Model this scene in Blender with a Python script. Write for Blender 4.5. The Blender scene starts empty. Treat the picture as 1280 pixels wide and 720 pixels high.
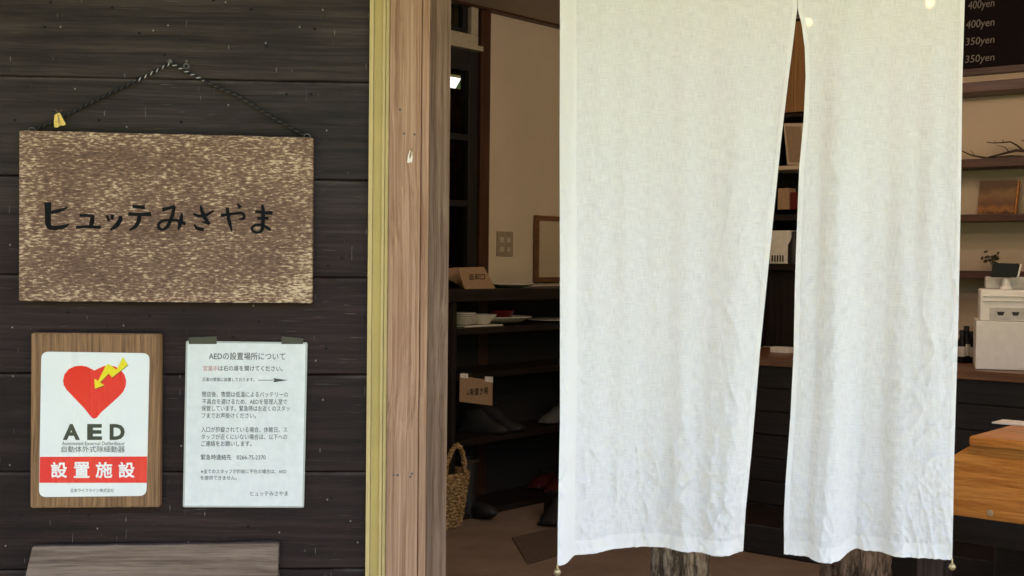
import bpy, bmesh, math, random
from mathutils import Vector, Matrix, noise
random.seed(7)
R = math.radians
S = bpy.context.scene
COL = S.collection

# ------------------------------------------------------------------ camera
F = 1616.0                                   # focal length in pixels of the 1280 wide photograph
CAMZ = 1.30
CAM_M = (Matrix.Rotation(R(90 - 1.2), 4, 'X') @ Matrix.Rotation(R(0.6), 4, 'Z'))
cam_d = bpy.data.cameras.new('camera')
cam_d.sensor_width = 36.0
cam_d.lens = 36.0 * F / 1280.0
cam_d.clip_start = 0.05
cam_d.clip_end = 3000
cam = bpy.data.objects.new('camera', cam_d)
COL.objects.link(cam)
cam.matrix_world = Matrix.Translation((0, 0, CAMZ)) @ CAM_M
S.camera = cam
CAM = Vector((0, 0, CAMZ))
CAM3 = CAM_M.to_3x3()

# ------------------------------------------------------------------ light
SUN_EL, SUN_AZ = 52.0, 20.0                  # the sun stands high behind the house
w = bpy.data.worlds.new('World'); S.world = w
w.use_nodes = True
wn = w.node_tree
wn.nodes.clear()
sky = wn.nodes.new('ShaderNodeTexSky')
sky.sky_type = 'NISHITA'; sky.sun_disc = False
sky.sun_elevation = R(SUN_EL); sky.sun_rotation = R(SUN_AZ)
sky.dust_density = 5.0; sky.ozone_density = 0.6; sky.air_density = 0.8
bg = wn.nodes.new('ShaderNodeBackground'); bg.inputs[1].default_value = 0.15
wo = wn.nodes.new('ShaderNodeOutputWorld')
wn.links.new(sky.outputs[0], bg.inputs[0]); wn.links.new(bg.outputs[0], wo.inputs[0])
sd = bpy.data.lights.new('sun', 'SUN'); sd.energy = 3.5; sd.angle = R(0.5); sd.color = (1.0, .95, .86)
sun = bpy.data.objects.new('sun', sd); COL.objects.link(sun)
_v = Vector((math.sin(R(SUN_AZ)) * math.cos(R(SUN_EL)), math.cos(R(SUN_AZ)) * math.cos(R(SUN_EL)), math.sin(R(SUN_EL))))
sun.rotation_euler = (-_v).to_track_quat('-Z', 'Y').to_euler(); sun.location = _v * 30
S.view_settings.view_transform = 'Standard'; S.view_settings.look = 'None'
S.view_settings.gamma = 1.0
S.view_settings.exposure = 3.62
S.view_settings.use_white_balance = True
S.view_settings.white_balance_temperature = 7050
S.view_settings.white_balance_tint = 20.0
S.render.engine = 'CYCLES'
S.cycles.use_denoising = True
S.cycles.max_bounces = 10; S.cycles.diffuse_bounces = 5; S.cycles.transparent_max_bounces = 12
S.cycles.sample_clamp_indirect = 6.0
S.cycles.caustics_reflective = False; S.cycles.caustics_refractive = False

# ------------------------------------------------------------------ frames: planes of the place
def ray(px, py):
    return (CAM3 @ Vector(((px - 640) / F, (360 - py) / F, -1))).normalized()

class Frame:
    """A vertical plane: x runs along it, y into it (away from the viewer), z up."""
    def __init__(s, origin, ang):
        s.o = Vector((origin[0], origin[1], 0)); s.ang = ang
        s.x = Vector((math.cos(ang), math.sin(ang), 0)); s.y = Vector((-math.sin(ang), math.cos(ang), 0))
    def hit(s, px, py, off=0.0):
        d = ray(px, py)
        t = ((s.o + s.y * off - CAM).dot(s.y)) / d.dot(s.y)
        p = CAM + d * t
        return (p - s.o).dot(s.x), p.z
    def on(s, px, py, z):                      # where the ray meets the height z, in the frame
        d = ray(px, py); p = CAM + d * ((z - CAMZ) / d.z)
        return (p - s.o).dot(s.x), (p - s.o).dot(s.y)
    def world(s, p):
        return s.o + s.x * p[0] + s.y * p[1] + Vector((0, 0, p[2]))

def at_depth(px, py, depth):
    d = ray(px, py); return CAM + d * (depth / d.y)
def at_z(px, py, z):
    d = ray(px, py); return CAM + d * ((z - CAMZ) / d.z)

W = Frame(at_depth(306, 530, 2.3), R(3.6))           # the plank wall
AU = math.atan2(.77, .64)                             # direction of the shoe shelf wall
p0 = at_z(580, 650, 0.0)
L = Frame(p0, AU)                                     # front of the shoe shelf
AR = AU - math.pi / 2
c0 = at_z(1240, 464, .85)
K = Frame(c0, AR)                                     # front of the counter
t0 = at_z(1212, 545, .76)
T = Frame(t0, AR)                                     # front of the low table

# ------------------------------------------------------------------ mesh helpers
class MB:
    def __init__(s): s.bm = bmesh.new(); s.uv = None
    def _merge(s, b):
        me = bpy.data.meshes.new('tmp'); b.to_mesh(me); b.free(); s.bm.from_mesh(me); bpy.data.meshes.remove(me)
    def box(s, x0, x1, y0, y1, z0, z1, bev=0.0, seg=2):
        b = bmesh.new()
        v = [b.verts.new((x, y, z)) for x in (x0, x1) for y in (y0, y1) for z in (z0, z1)]
        for q in ((0, 1, 3, 2), (4, 6, 7, 5), (0, 4, 5, 1), (2, 3, 7, 6), (0, 2, 6, 4), (1, 5, 7, 3)):
            b.faces.new([v[i] for i in q])
        bmesh.ops.recalc_face_normals(b, faces=b.faces)
        if bev: bmesh.ops.bevel(b, geom=list(b.edges), offset=bev, segments=seg, affect='EDGES', profile=.6)
        s._merge(b); return s
    def prism(s, poly, y0, y1, bev=0.0):               # polygon in x,z pulled from y0 to y1
        b = bmesh.new()
        f = b.faces.new([b.verts.new((x, y0, z)) for x, z in poly])
        r = bmesh.ops.extrude_face_region(b, geom=[f])
        for e in r['geom']:
            if isinstance(e, bmesh.types.BMVert): e.co.y = y1
        bmesh.ops.recalc_face_normals(b, faces=b.faces)
        if bev: bmesh.ops.bevel(b, geom=[e for e in b.edges if len(e.link_faces) == 2 and abs(e.calc_face_angle(0)) > .6], offset=bev, segments=2, affect='EDGES')
        s._merge(b); return s
    def flat(s, poly, y):
        vs = [s.bm.verts.new((x, y, z)) for x, z in poly]
        f = s.bm.faces.new(vs); f.normal_update()
        if f.normal.y > 0: f.normal_flip()
        return s
    def quad(s, pts):
        s.bm.faces.new([s.bm.verts.new(p) for p in pts]); return s
    def tube(s, pts, rad, n=8, cap=True):
        pts = [Vector(p) for p in pts]; rings = []
        rad = rad if isinstance(rad, (list, tuple)) else [rad] * len(pts)
        up = Vector((0.13, 0.31, 1)).normalized()
        for i, p in enumerate(pts):
            d = (pts[min(i + 1, len(pts) - 1)] - pts[max(i - 1, 0)]).normalized()
            a = d.cross(up)
            if a.length < 1e-3: a = d.cross(Vector((1, 0, 0)))
            a.normalize(); c = d.cross(a)
            rings.append([s.bm.verts.new(p + (a * math.cos(k * 2 * math.pi / n) + c * math.sin(k * 2 * math.pi / n)) * rad[i]) for k in range(n)])
        for i in range(len(rings) - 1):
            for k in range(n):
                s.bm.faces.new([rings[i][k], rings[i][(k + 1) % n], rings[i + 1][(k + 1) % n], rings[i + 1][k]])
        if cap:
            s.bm.faces.new(rings[0][::-1]); s.bm.faces.new(rings[-1])
        return s
    def lathe(s, prof, c=(0, 0, 0), n=32, sx=1, sy=1):
        rings = []
        for r, z in prof:
            rings.append([s.bm.verts.new((c[0] + r * sx * math.cos(k * 2 * math.pi / n), c[1] + r * sy * math.sin(k * 2 * math.pi / n), c[2] + z)) for k in range(n)])
        for i in range(len(rings) - 1):
            for k in range(n):
                s.bm.faces.new([rings[i][k], rings[i][(k + 1) % n], rings[i + 1][(k + 1) % n], rings[i + 1][k]])
        s.bm.faces.new(rings[0][::-1]); s.bm.faces.new(rings[-1])
        return s
    def ball(s, c, rx, ry, rz, u=16, v=10):
        b = bmesh.new(); bmesh.ops.create_uvsphere(b, u_segments=u, v_segments=v, radius=1)
        for q in b.verts: q.co = Vector((c[0] + q.co.x * rx, c[1] + q.co.y * ry, c[2] + q.co.z * rz))
        s._merge(b); return s
    def xf(s, m):
        bmesh.ops.transform(s.bm, matrix=m, verts=s.bm.verts); return s

def link(name, me, mat, parent):
    o = bpy.data.objects.new(name, me); COL.objects.link(o)
    if mat: me.materials.append(mat)
    if parent: o.parent = parent
    return o
def finish(mb, name, shift=None, smooth=False):
    if shift is not None: bmesh.ops.translate(mb.bm, vec=-Vector(shift), verts=mb.bm.verts)
    me = bpy.data.meshes.new(name)
    mb.bm.normal_update(); mb.bm.to_mesh(me); mb.bm.free()
    if smooth:
        for p in me.polygons: p.use_smooth = True
        try: me.set_sharp_from_angle(angle=R(42))
        except Exception: pass
    return me
def props(o, label=None, cat=None, group=None, kind=None):
    if label: o['label'] = label
    if cat: o['category'] = cat
    if group: o['group'] = group
    if kind: o['kind'] = kind
    return o
class Thing:
    """An Empty at the thing's base; its parts are drawn in the frame's own coordinates."""
    def __init__(s, name, label, cat, fr, base, group=None):
        s.base = Vector(base); s.fr = fr
        s.o = bpy.data.objects.new(name, None); COL.objects.link(s.o)
        s.o.empty_display_size = .05
        s.o.location = fr.world(base); s.o.rotation_euler = (0, 0, fr.ang)
        props(s.o, label, cat, group)
    def part(s, name, mb, mat, parent=None, label=None, smooth=False):
        o = link(name, finish(mb, name, s.base, smooth), mat, parent or s.o)
        if label: o['label'] = label
        return o
    def part_mesh(s, name, me, mat, parent=None, label=None):
        me.transform(Matrix.Translation(-s.base))
        o = link(name, me, mat, parent or s.o)
        if label: o['label'] = label
        return o
def single(name, mb, mat, fr, base, label=None, cat=None, group=None, kind=None, smooth=False):
    o = link(name, finish(mb, name, base, smooth), mat, None)
    o.location = fr.world(base); o.rotation_euler = (0, 0, fr.ang)
    return props(o, label, cat, group, kind)
def dup(o, loc, rotz=None, label=None, scale=None):
    c = o.copy(); COL.objects.link(c); c.location = loc
    if rotz is not None: c.rotation_euler = (0, 0, rotz)
    if scale: c.scale = (scale,) * 3
    if label: c['label'] = label
    for ch in list(o.children):
        d = ch.copy(); COL.objects.link(d); d.parent = c
        for g in list(ch.children):
            e = g.copy(); COL.objects.link(e); e.parent = d
    return c
WORLD = Frame((0, 0), 0.0)

# ------------------------------------------------------------------ lettering
def text_mesh(body, x0, x1, z0, z1, y, bold=0.0, shear=0.0, space=1.0):
    cu = bpy.data.curves.new('lettering', 'FONT'); cu.body = body; cu.size = 1; cu.offset = bold; cu.shear = shear
    cu.space_character = space
    cu.resolution_u = 3
    o = bpy.data.objects.new('lettering', cu); COL.objects.link(o)
    dg = bpy.context.evaluated_depsgraph_get()
    me = bpy.data.meshes.new_from_object(o.evaluated_get(dg))
    bpy.data.objects.remove(o); bpy.data.curves.remove(cu)
    xs = [v.co.x for v in me.vertices]; ys = [v.co.y for v in me.vertices]
    a, b, c, d = min(xs), max(xs), min(ys), max(ys)
    for v in me.vertices:
        v.co = Vector((x0 + (v.co.x - a) / (b - a) * (x1 - x0), y, z0 + (v.co.y - c) / (d - c) * (z1 - z0)))
    return me
def add_mesh(mb, me): mb.bm.from_mesh(me); bpy.data.meshes.remove(me)
def text_px(mb, body, fr, l, t, r, b, y, **k):
    """lettering set into the box l,t,r,b measured on the photograph, on the plane y of the frame"""
    x0, z1 = fr.hit(l, (t + b) / 2, y)[0], fr.hit((l + r) / 2, t, y)[1]
    x1, z0 = fr.hit(r, (t + b) / 2, y)[0], fr.hit((l + r) / 2, b, y)[1]
    add_mesh(mb, text_mesh(body, x0, x1, z0, z1, y, **k))
def stroke(mb, pts, y):
    """a brush stroke: (x, z, width) points, smoothed"""
    P = []
    n = len(pts)
    for i in range(n - 1):
        p0_, p1, p2, p3 = pts[max(i - 1, 0)], pts[i], pts[i + 1], pts[min(i + 2, n - 1)]
        for k in range(5):
            t = k / 5
            P.append(tuple(.5 * (2 * p1[j] + (p2[j] - p0_[j]) * t + (2 * p0_[j] - 5 * p1[j] + 4 * p2[j] - p3[j]) * t * t + (3 * p1[j] - p0_[j] - 3 * p2[j] + p3[j]) * t ** 3) for j in range(3)))
    P.append(pts[-1])
    Lf, Rt = [], []
    for i, p in enumerate(P):
        a, b = P[max(i - 1, 0)], P[min(i + 1, len(P) - 1)]
        d = Vector((b[0] - a[0], b[1] - a[1]))
        if d.length < 1e-9: d = Vector((1, 0))
        d.normalize(); nrm = Vector((-d.y, d.x)) * max(abs(p[2]), 1e-4) * .5
        Lf.append(mb.bm.verts.new((p[0] + nrm.x, y, p[1] + nrm.y))); Rt.append(mb.bm.verts.new((p[0] - nrm.x, y, p[1] - nrm.y)))
    for i in range(len(P) - 1):
        mb.bm.faces.new([Lf[i], Lf[i + 1], Rt[i + 1], Rt[i]])

# ------------------------------------------------------------------ materials
class NT:
    def __init__(s, name):
        s.m = bpy.data.materials.new(name); s.m.use_nodes = True
        s.t = s.m.node_tree; s.t.nodes.clear()
        s.out = s.t.nodes.new('ShaderNodeOutputMaterial')
    def n(s, typ, ins=None, **pr):
        nd = s.t.nodes.new('ShaderNode' + typ)
        for k, v in pr.items(): setattr(nd, k, v)
        for k, v in (ins or {}).items():
            if isinstance(v, bpy.types.NodeSocket): s.t.links.new(v, nd.inputs[k])
            else: nd.inputs[k].default_value = v
        return nd
    def obj(s): return s.n('TexCoord').outputs['Object']
    def mapped(s, vec, scale, loc=(0, 0, 0), rot=(0, 0, 0)):
        return s.n('Mapping', {'Vector': vec, 'Scale': scale, 'Location': loc, 'Rotation': rot}).outputs[0]
    def noise(s, vec, scale, detail=4, rough=.55, dist=0.0):
        return s.n('TexNoise', {'Vector': vec, 'Scale': scale, 'Detail': detail, 'Roughness': rough, 'Distortion': dist}).outputs[0]
    def ramp(s, fac, stops, interp='LINEAR'):
        nd = s.n('ValToRGB', {'Fac': fac}); cr = nd.color_ramp; cr.interpolation = interp
        while len(cr.elements) < len(stops): cr.elements.new(.5)
        for e, (p, c) in zip(cr.elements, stops):
            e.position = p; e.color = (*c, 1) if isinstance(c, tuple) else (c, c, c, 1)
        return nd.outputs[0]
    def mix(s, fac, a, b, mode='MIX'):
        nd = s.n('Mix', data_type='RGBA', blend_type=mode)
        for i, v in ((0, fac), (6, a), (7, b)):
            if isinstance(v, bpy.types.NodeSocket): s.t.links.new(v, nd.inputs[i])
            else: nd.inputs[i].default_value = (*v, 1) if isinstance(v, tuple) and len(v) == 3 else v
        return nd.outputs[2]
    def math(s, op, a, b=0.0, clamp=False):
        nd = s.n('Math', operation=op, use_clamp=clamp)
        for i, v in ((0, a), (1, b)):
            if isinstance(v, bpy.types.NodeSocket): s.t.links.new(v, nd.inputs[i])
            else: nd.inputs[i].default_value = v
        return nd.outputs[0]
    def bump(s, h, strength=.3, dist=.002, normal=None):
        d = {'Height': h, 'Strength': strength, 'Distance': dist}
        if normal is not None: d['Normal'] = normal
        return s.n('Bump', d).outputs[0]
    def pbr(s, col, rough=.6, normal=None, spec=.5, metal=0.0, **ex):
        d = {'Base Color': (*col, 1) if isinstance(col, tuple) else col, 'Roughness': rough, 'Specular IOR Level': spec, 'Metallic': metal}
        if normal is not None: d['Normal'] = normal
        d.update(ex)
        b = s.n('BsdfPrincipled', d)
        s.t.links.new(b.outputs[0], s.out.inputs[0]); return b
def plain(name, col, rough=.55, spec=.5, var=.12, scale=30, metal=0.0, **ex):
    t = NT(name); v = t.noise(t.obj(), scale, 5)
    lo = tuple(max(c * (1 - var), 0) for c in col); hi = tuple(min(c * (1 + var), 1) for c in col)
    c = t.ramp(v, [(.3, lo), (.7, hi)])
    t.pbr(c, rough, t.bump(v, .12, .001), spec, metal, **ex); return t.m
def wood(name, dark, light, axis='x', grain=60, along=2.0, rough=.6, spec=.35, bump=.35, knots=0.0, fade=None, lo=.39, hi=.61, cracks=.6):
    """long streaks along one axis, fine fibres, wider tonal bands"""
    t = NT(name); o = t.obj()
    def sc(a, b): return tuple(a if ax == axis else b for ax in 'xyz')
    warp = t.noise(t.mapped(o, sc(1.2, 6)), 1.0, 3)
    wv = t.n('VectorMath', {0: o, 1: t.mix(1.0, (0, 0, 0), t.n('CombineXYZ', {i: t.math('MULTIPLY', warp, .05 if 'XYZ'[i].lower() != axis else 0.0) for i in range(3)}).outputs[0])}, operation='ADD').outputs[0]
    bands = t.noise(t.mapped(wv, sc(along, grain)), 1.0, 4, .6)
    fib = t.noise(t.mapped(wv, sc(along * 4, grain * 3.2)), 1.0, 4, .7)
    big = t.noise(o, 3.0, 4)
    v = t.math('ADD', t.math('MULTIPLY', bands, .55), t.math('MULTIPLY', fib, .45))
    ck = t.ramp(t.noise(t.mapped(wv, sc(along * 1.3, grain * 1.7), (3, 5, 7)), 1.0, 3, .6), [(.27, 1.0), (.34, 0.0)])
    c = t.ramp(v, [(lo, dark), (hi, light)])
    c = t.mix(.45, c, t.ramp(big, [(.3, .55), (.7, 1.0)]), 'MULTIPLY')
    if knots:
        vo = t.n('TexVoronoi', {'Vector': t.mapped(o, sc(3.2, 9)), 'Scale': 1.0}).outputs['Distance']
        k = t.ramp(vo, [(.02, 1.0), (.11, 0.0)])
        c = t.mix(t.math('MULTIPLY', k, knots), c, tuple(q * .35 for q in dark))
    c = t.mix(t.math('MULTIPLY', ck, cracks), c, tuple(q * .3 for q in dark))
    v = t.math('SUBTRACT', v, t.math('MULTIPLY', ck, .5 * cracks))
    t.pbr(c, rough, t.bump(v, bump, .0015), spec); return t.m

def m_siding():
    t = NT('dark stained boards'); o = t.obj()
    row = t.math('FLOOR', t.math('DIVIDE', t.n('SeparateXYZ', {0: o}).outputs[2], PITCH))
    rn = t.n('TexWhiteNoise', {'W': row}, noise_dimensions='1D').outputs[0]
    off = t.n('CombineXYZ', {0: t.math('MULTIPLY', rn, 9.0)}).outputs[0]
    v3 = t.n('VectorMath', {0: o, 1: off}, operation='ADD').outputs[0]
    warp = t.noise(t.mapped(v3, (1.5, 1, 8)), 1.0, 3)
    v4 = t.n('VectorMath', {0: v3, 1: t.n('CombineXYZ', {2: t.math('MULTIPLY', warp, .03)}).outputs[0]}, operation='ADD').outputs[0]
    bands = t.noise(t.mapped(v4, (1.6, 1, 55)), 1.0, 5, .65)
    fib = t.noise(t.mapped(v4, (7, 1, 210)), 1.0, 4, .7)
    v = t.math('ADD', t.math('MULTIPLY', bands, .55), t.math('MULTIPLY', fib, .45))
    z = t.n('SeparateXYZ', {0: o}).outputs[2]; xx = t.n('SeparateXYZ', {0: o}).outputs[0]
    # upper boards bleached to grey, lower ones still carry the brown stain
    zz = t.math('ADD', t.math('DIVIDE', z, PITCH * 6), t.math('MULTIPLY', t.noise(t.mapped(o, (1.5, 1, 5)), 1.0, 4), .5))
    up = t.ramp(zz, [(.75, 0.0), (1.15, 1.0)])
    brown = t.ramp(v, [(.37, (.0075, .0036, .0032)), (.50, (.022, .0108, .0096)), (.64, (.044, .025, .0225))])
    grey = t.ramp(v, [(.37, (.0135, .0094, .0075)), (.50, (.040, .0288, .0228)), (.64, (.078, .059, .047))])
    c = t.mix(up, brown, grey)
    c = t.mix(.7, c, t.ramp(rn, [(0, .6), (1, 1.0)]), 'MULTIPLY')
    blot = t.noise(t.mapped(o, (4, 1, 9), (2, 0, 5)), 1.0, 5, .65)
    c = t.mix(.8, c, t.ramp(blot, [(.36, (.55, .53, .53)), (.5, (.9, .86, .84)), (.64, (1.0, 1.0, 1.0))]), 'MULTIPLY')
    ze = t.math('FRACT', t.math('DIVIDE', z, PITCH))  # lighter, worn upper edge of each board: caught light painted into its colour
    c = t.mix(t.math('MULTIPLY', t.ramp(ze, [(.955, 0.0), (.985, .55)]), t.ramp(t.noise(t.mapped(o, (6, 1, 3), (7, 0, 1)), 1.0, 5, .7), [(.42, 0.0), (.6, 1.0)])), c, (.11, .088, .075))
    # dry scratches, drips and insect specks
    sp = t.noise(t.mapped(o, (360, 1, 24)), 1.0, 2, .5)
    spm = t.noise(o, 12.0, 3)
    f = t.math('MULTIPLY', t.ramp(sp, [(.69, 0.0), (.73, 1.0)]), t.ramp(spm, [(.52, 0.0), (.6, .75)]))
    c = t.mix(f, c, (.20, .185, .165))
    hs = t.noise(t.mapped(v3, (16, 1, 330), (1, 0, 9)), 1.0, 2, .5)
    c = t.mix(t.math('MULTIPLY', t.ramp(hs, [(.66, 0.0), (.72, .5)]), t.ramp(blot, [(.45, 0.0), (.6, 1.0)])), c, (.14, .125, .11))
    def spots(sx, sz, r, lx_, lz_):
        p2 = t.n('CombineXYZ', {0: t.math('ADD', t.math('MULTIPLY', xx, sx), lx_), 1: t.math('ADD', t.math('MULTIPLY', z, sz), lz_)}).outputs[0]
        d_ = t.n('TexVoronoi', {'Vector': p2, 'Scale': 1.0}, voronoi_dimensions='2D').outputs['Distance']
        return t.ramp(d_, [(r, 1.0), (r * 1.5, 0.0)])
    c = t.mix(t.math('MULTIPLY', spots(9, 8, .010, .3, .1), .7), c, (.30, .28, .24))
    c = t.mix(t.math('MULTIPLY', t.math('MULTIPLY', spots(24, 5, .018, 3.3, .6), t.ramp(spm, [(.5, 0.0), (.56, 1.0)])), .5), c, (.20, .185, .16))
    c = t.mix(spots(8, 9, .018, 1.3, 4.1), c, (.003, .0025, .0025))
    t.pbr(c, t.ramp(fib, [(.3, .5), (.7, .7)]), t.bump(v, .6, .002), .2)
    return t.m

def m_signwood():
    t = NT('weathered sign wood'); o = t.obj()
    a = t.noise(t.mapped(o, (95, 1, 330)), 1.0, 3, .6, .3)
    a2 = t.noise(t.mapped(o, (34, 1, 120), (4, 0, 2)), 1.0, 4, .65, .4)
    b = t.noise(t.mapped(o, (7, 1, 11)), 1.0, 4, .65)
    fib = t.noise(t.mapped(o, (10, 1, 260)), 1.0, 3, .6)
    xyz = t.n('SeparateXYZ', {0: o}).outputs
    # the paint has gone most along the edges of the board
    edge = t.math('MAXIMUM', t.math('MAXIMUM', t.ramp(xyz[2], [(.0, .045), (.05, 0.0)]), t.ramp(xyz[2], [(.25, 0.0), (.305, .035)])), t.math('MAXIMUM', t.ramp(xyz[0], [(.17, 0.0), (.26, .042)]), t.ramp(t.math('ADD', xyz[0], .26), [(.0, .04), (.06, 0.0)])))
    v = t.math('ADD', t.math('ADD', t.math('MULTIPLY', a, .62), t.math('MULTIPLY', a2, .22)), t.math('ADD', edge, t.math('ADD', t.math('MULTIPLY', b, .26), t.math('MULTIPLY', fib, .08))))
    c = t.ramp(v, [(.46, (.085, .046, .030)), (.565, (.155, .086, .055)), (.636, (.225, .135, .086)), (.662, (.42, .285, .175)), (.73, (.64, .48, .31))])
    t.pbr(c, .75, t.bump(v, .5, .0012), .25); return t.m

def m_linen():
    t = NT('white linen')
    uv = t.n('TexCoord').outputs['UV']                      # u, v are metres along the cloth
    thrx = t.noise(t.mapped(uv, (1500, 45, 1)), 1.0, 3, .6)
    thrz = t.noise(t.mapped(uv, (38, 1500, 1), (4, 2, 0)), 1.0, 3, .6)
    wv = t.math('ADD', t.math('MULTIPLY', thrx, .5), t.math('MULTIPLY', thrz, .5))
    slub = t.noise(t.mapped(uv, (60, 60, 1)), 1.0, 5, .7)
    hem = t.n('Attribute', attribute_name='hem').outputs['Fac']
    c = t.mix(t.ramp(wv, [(.38, 0.0), (.60, 1.0)]), (.75, .738, .71), (.93, .92, .895))
    c = t.mix(.35, c, t.ramp(slub, [(.3, .86), (.7, 1.0)]), 'MULTIPLY')
    c = t.mix(hem, c, (.885, .872, .838))
    cre = t.noise(t.mapped(uv, (34, 16, 1), (1, 1, 0)), 1.0, 6, .7, 1.2)
    h = t.math('ADD', t.math('MULTIPLY', wv, .35), t.math('MULTIPLY', cre, .8))
    nrm = t.bump(h, .55, .003)
    dif = t.n('BsdfDiffuse', {'Color': c, 'Roughness': .6, 'Normal': nrm}).outputs[0]
    trl = t.n('BsdfTranslucent', {'Color': t.mix(1.0, c, (1.0, .96, .86), 'MULTIPLY'), 'Normal': nrm}).outputs[0]
    m1 = t.n('MixShader', {0: .10, 1: dif, 2: trl}).outputs[0]
    tr = t.n('BsdfTransparent').outputs[0]
    holes = t.math('MULTIPLY', t.ramp(wv, [(.38, .04), (.54, .004)]), t.math('SUBTRACT', 1.0, hem), True)
    m2 = t.n('MixShader', {0: holes, 1: m1, 2: tr}).outputs[0]
    t.t.links.new(m2, t.out.inputs[0]); return t.m

def m_plaster(name, col):
    t = NT(name); o = t.obj(); v = t.noise(o, 90, 6, .7); b = t.noise(o, 2.2, 4)
    c = t.mix(t.ramp(b, [(.3, 0.0), (.7, 1.0)]), tuple(q * .88 for q in col), col)
    t.pbr(c, .9, t.bump(v, .25, .002), .15); return t.m

def m_grass():
    t = NT('lawn'); o = t.obj(); v = t.noise(o, 1.3, 6, .7); f = t.noise(o, 40, 4)
    c = t.ramp(t.math('ADD', t.math('MULTIPLY', v, .6), t.math('MULTIPLY', f, .4)), [(.3, (.045, .085, .016)), (.7, (.13, .19, .04))])
    t.pbr(c, .9, t.bump(f, .8, .03), .2); return t.m
def m_carpet():
    t = NT('brown entrance matting'); o = t.obj(); v = t.noise(o, 220, 4, .7); b = t.noise(o, 3, 5, .65)
    c = t.ramp(t.math('ADD', t.math('MULTIPLY', v, .35), t.math('MULTIPLY', b, .65)), [(.3, (.15, .11, .085)), (.7, (.32, .245, .19))])
    t.pbr(c, .85, t.bump(v, .8, .004), .2); return t.m
def m_bark(name, dark, light):
    t = NT(name); o = t.obj()
    a = t.noise(t.mapped(o, (26, 26, 7)), 1.0, 6, .72, .8)
    vo = t.n('TexVoronoi', {'Vector': t.mapped(o, (70, 70, 16)), 'Scale': 1.0}, feature='DISTANCE_TO_EDGE').outputs['Distance']
    h = t.math('ADD', t.math('MULTIPLY', a, .9), t.math('MULTIPLY', t.ramp(vo, [(0, 0.0), (.25, 1.0)]), .1))
    c = t.ramp(h, [(.40, dark), (.62, light)])
    t.pbr(c, .9, t.bump(h, 1.0, .012), .15); return t.m
def m_glass(name, tint=(.9, .95, .93), rough=.02):
    t = NT(name)
    gl = t.n('BsdfGlossy', {'Roughness': rough}).outputs[0]; tr = t.n('BsdfTransparent', {'Color': (*tint, 1)}).outputs[0]
    fr = t.math('MULTIPLY', t.math('POWER', t.n('LayerWeight', {'Blend': .5}).outputs['Facing'], 4.0), .7)
    t.t.links.new(t.n('MixShader', {0: t.math('ADD', fr, .03), 1: tr, 2: gl}).outputs[0], t.out.inputs[0]); return t.m
def m_weave(name, dark, light):
    t = NT(name); o = t.obj()
    v = t.n('TexVoronoi', {'Vector': t.mapped(o, (75, 75, 110)), 'Scale': 1.0}).outputs['Distance']
    b = t.noise(o, 60, 4, .7)
    h = t.math('ADD', t.math('MULTIPLY', v, .7), t.math('MULTIPLY', b, .5))
    t.pbr(t.ramp(h, [(.25, light), (.75, dark)]), .8, t.bump(h, .9, .006), .2); return t.m
def m_enamel(name, col, rough=.22):
    t = NT(name); o = t.obj()
    v = t.noise(t.mapped(o, (30, 1, 2.2)), 1.0, 3)
    g = t.noise(o, 14, 4)
    c = t.mix(t.math('MULTIPLY', t.ramp(g, [(.4, 0.0), (.75, 1.0)]), .25), col, tuple(q * .82 for q in col))
    t.pbr(c, t.ramp(v, [(.3, rough), (.7, rough + .2)]), t.bump(v, .15, .004), .5); return t.m

# ------------------------------------------------------------------ heights of the board seams
WX0 = W.hit(-160, 400)[0]
X_JAMB = W.hit(463 - 3.5, 360)[0]
zs = W.hit(230, 590)[1]
PITCH = (W.hit(230, 99)[1] - W.hit(230, 590)[1]) / 4.0

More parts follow.
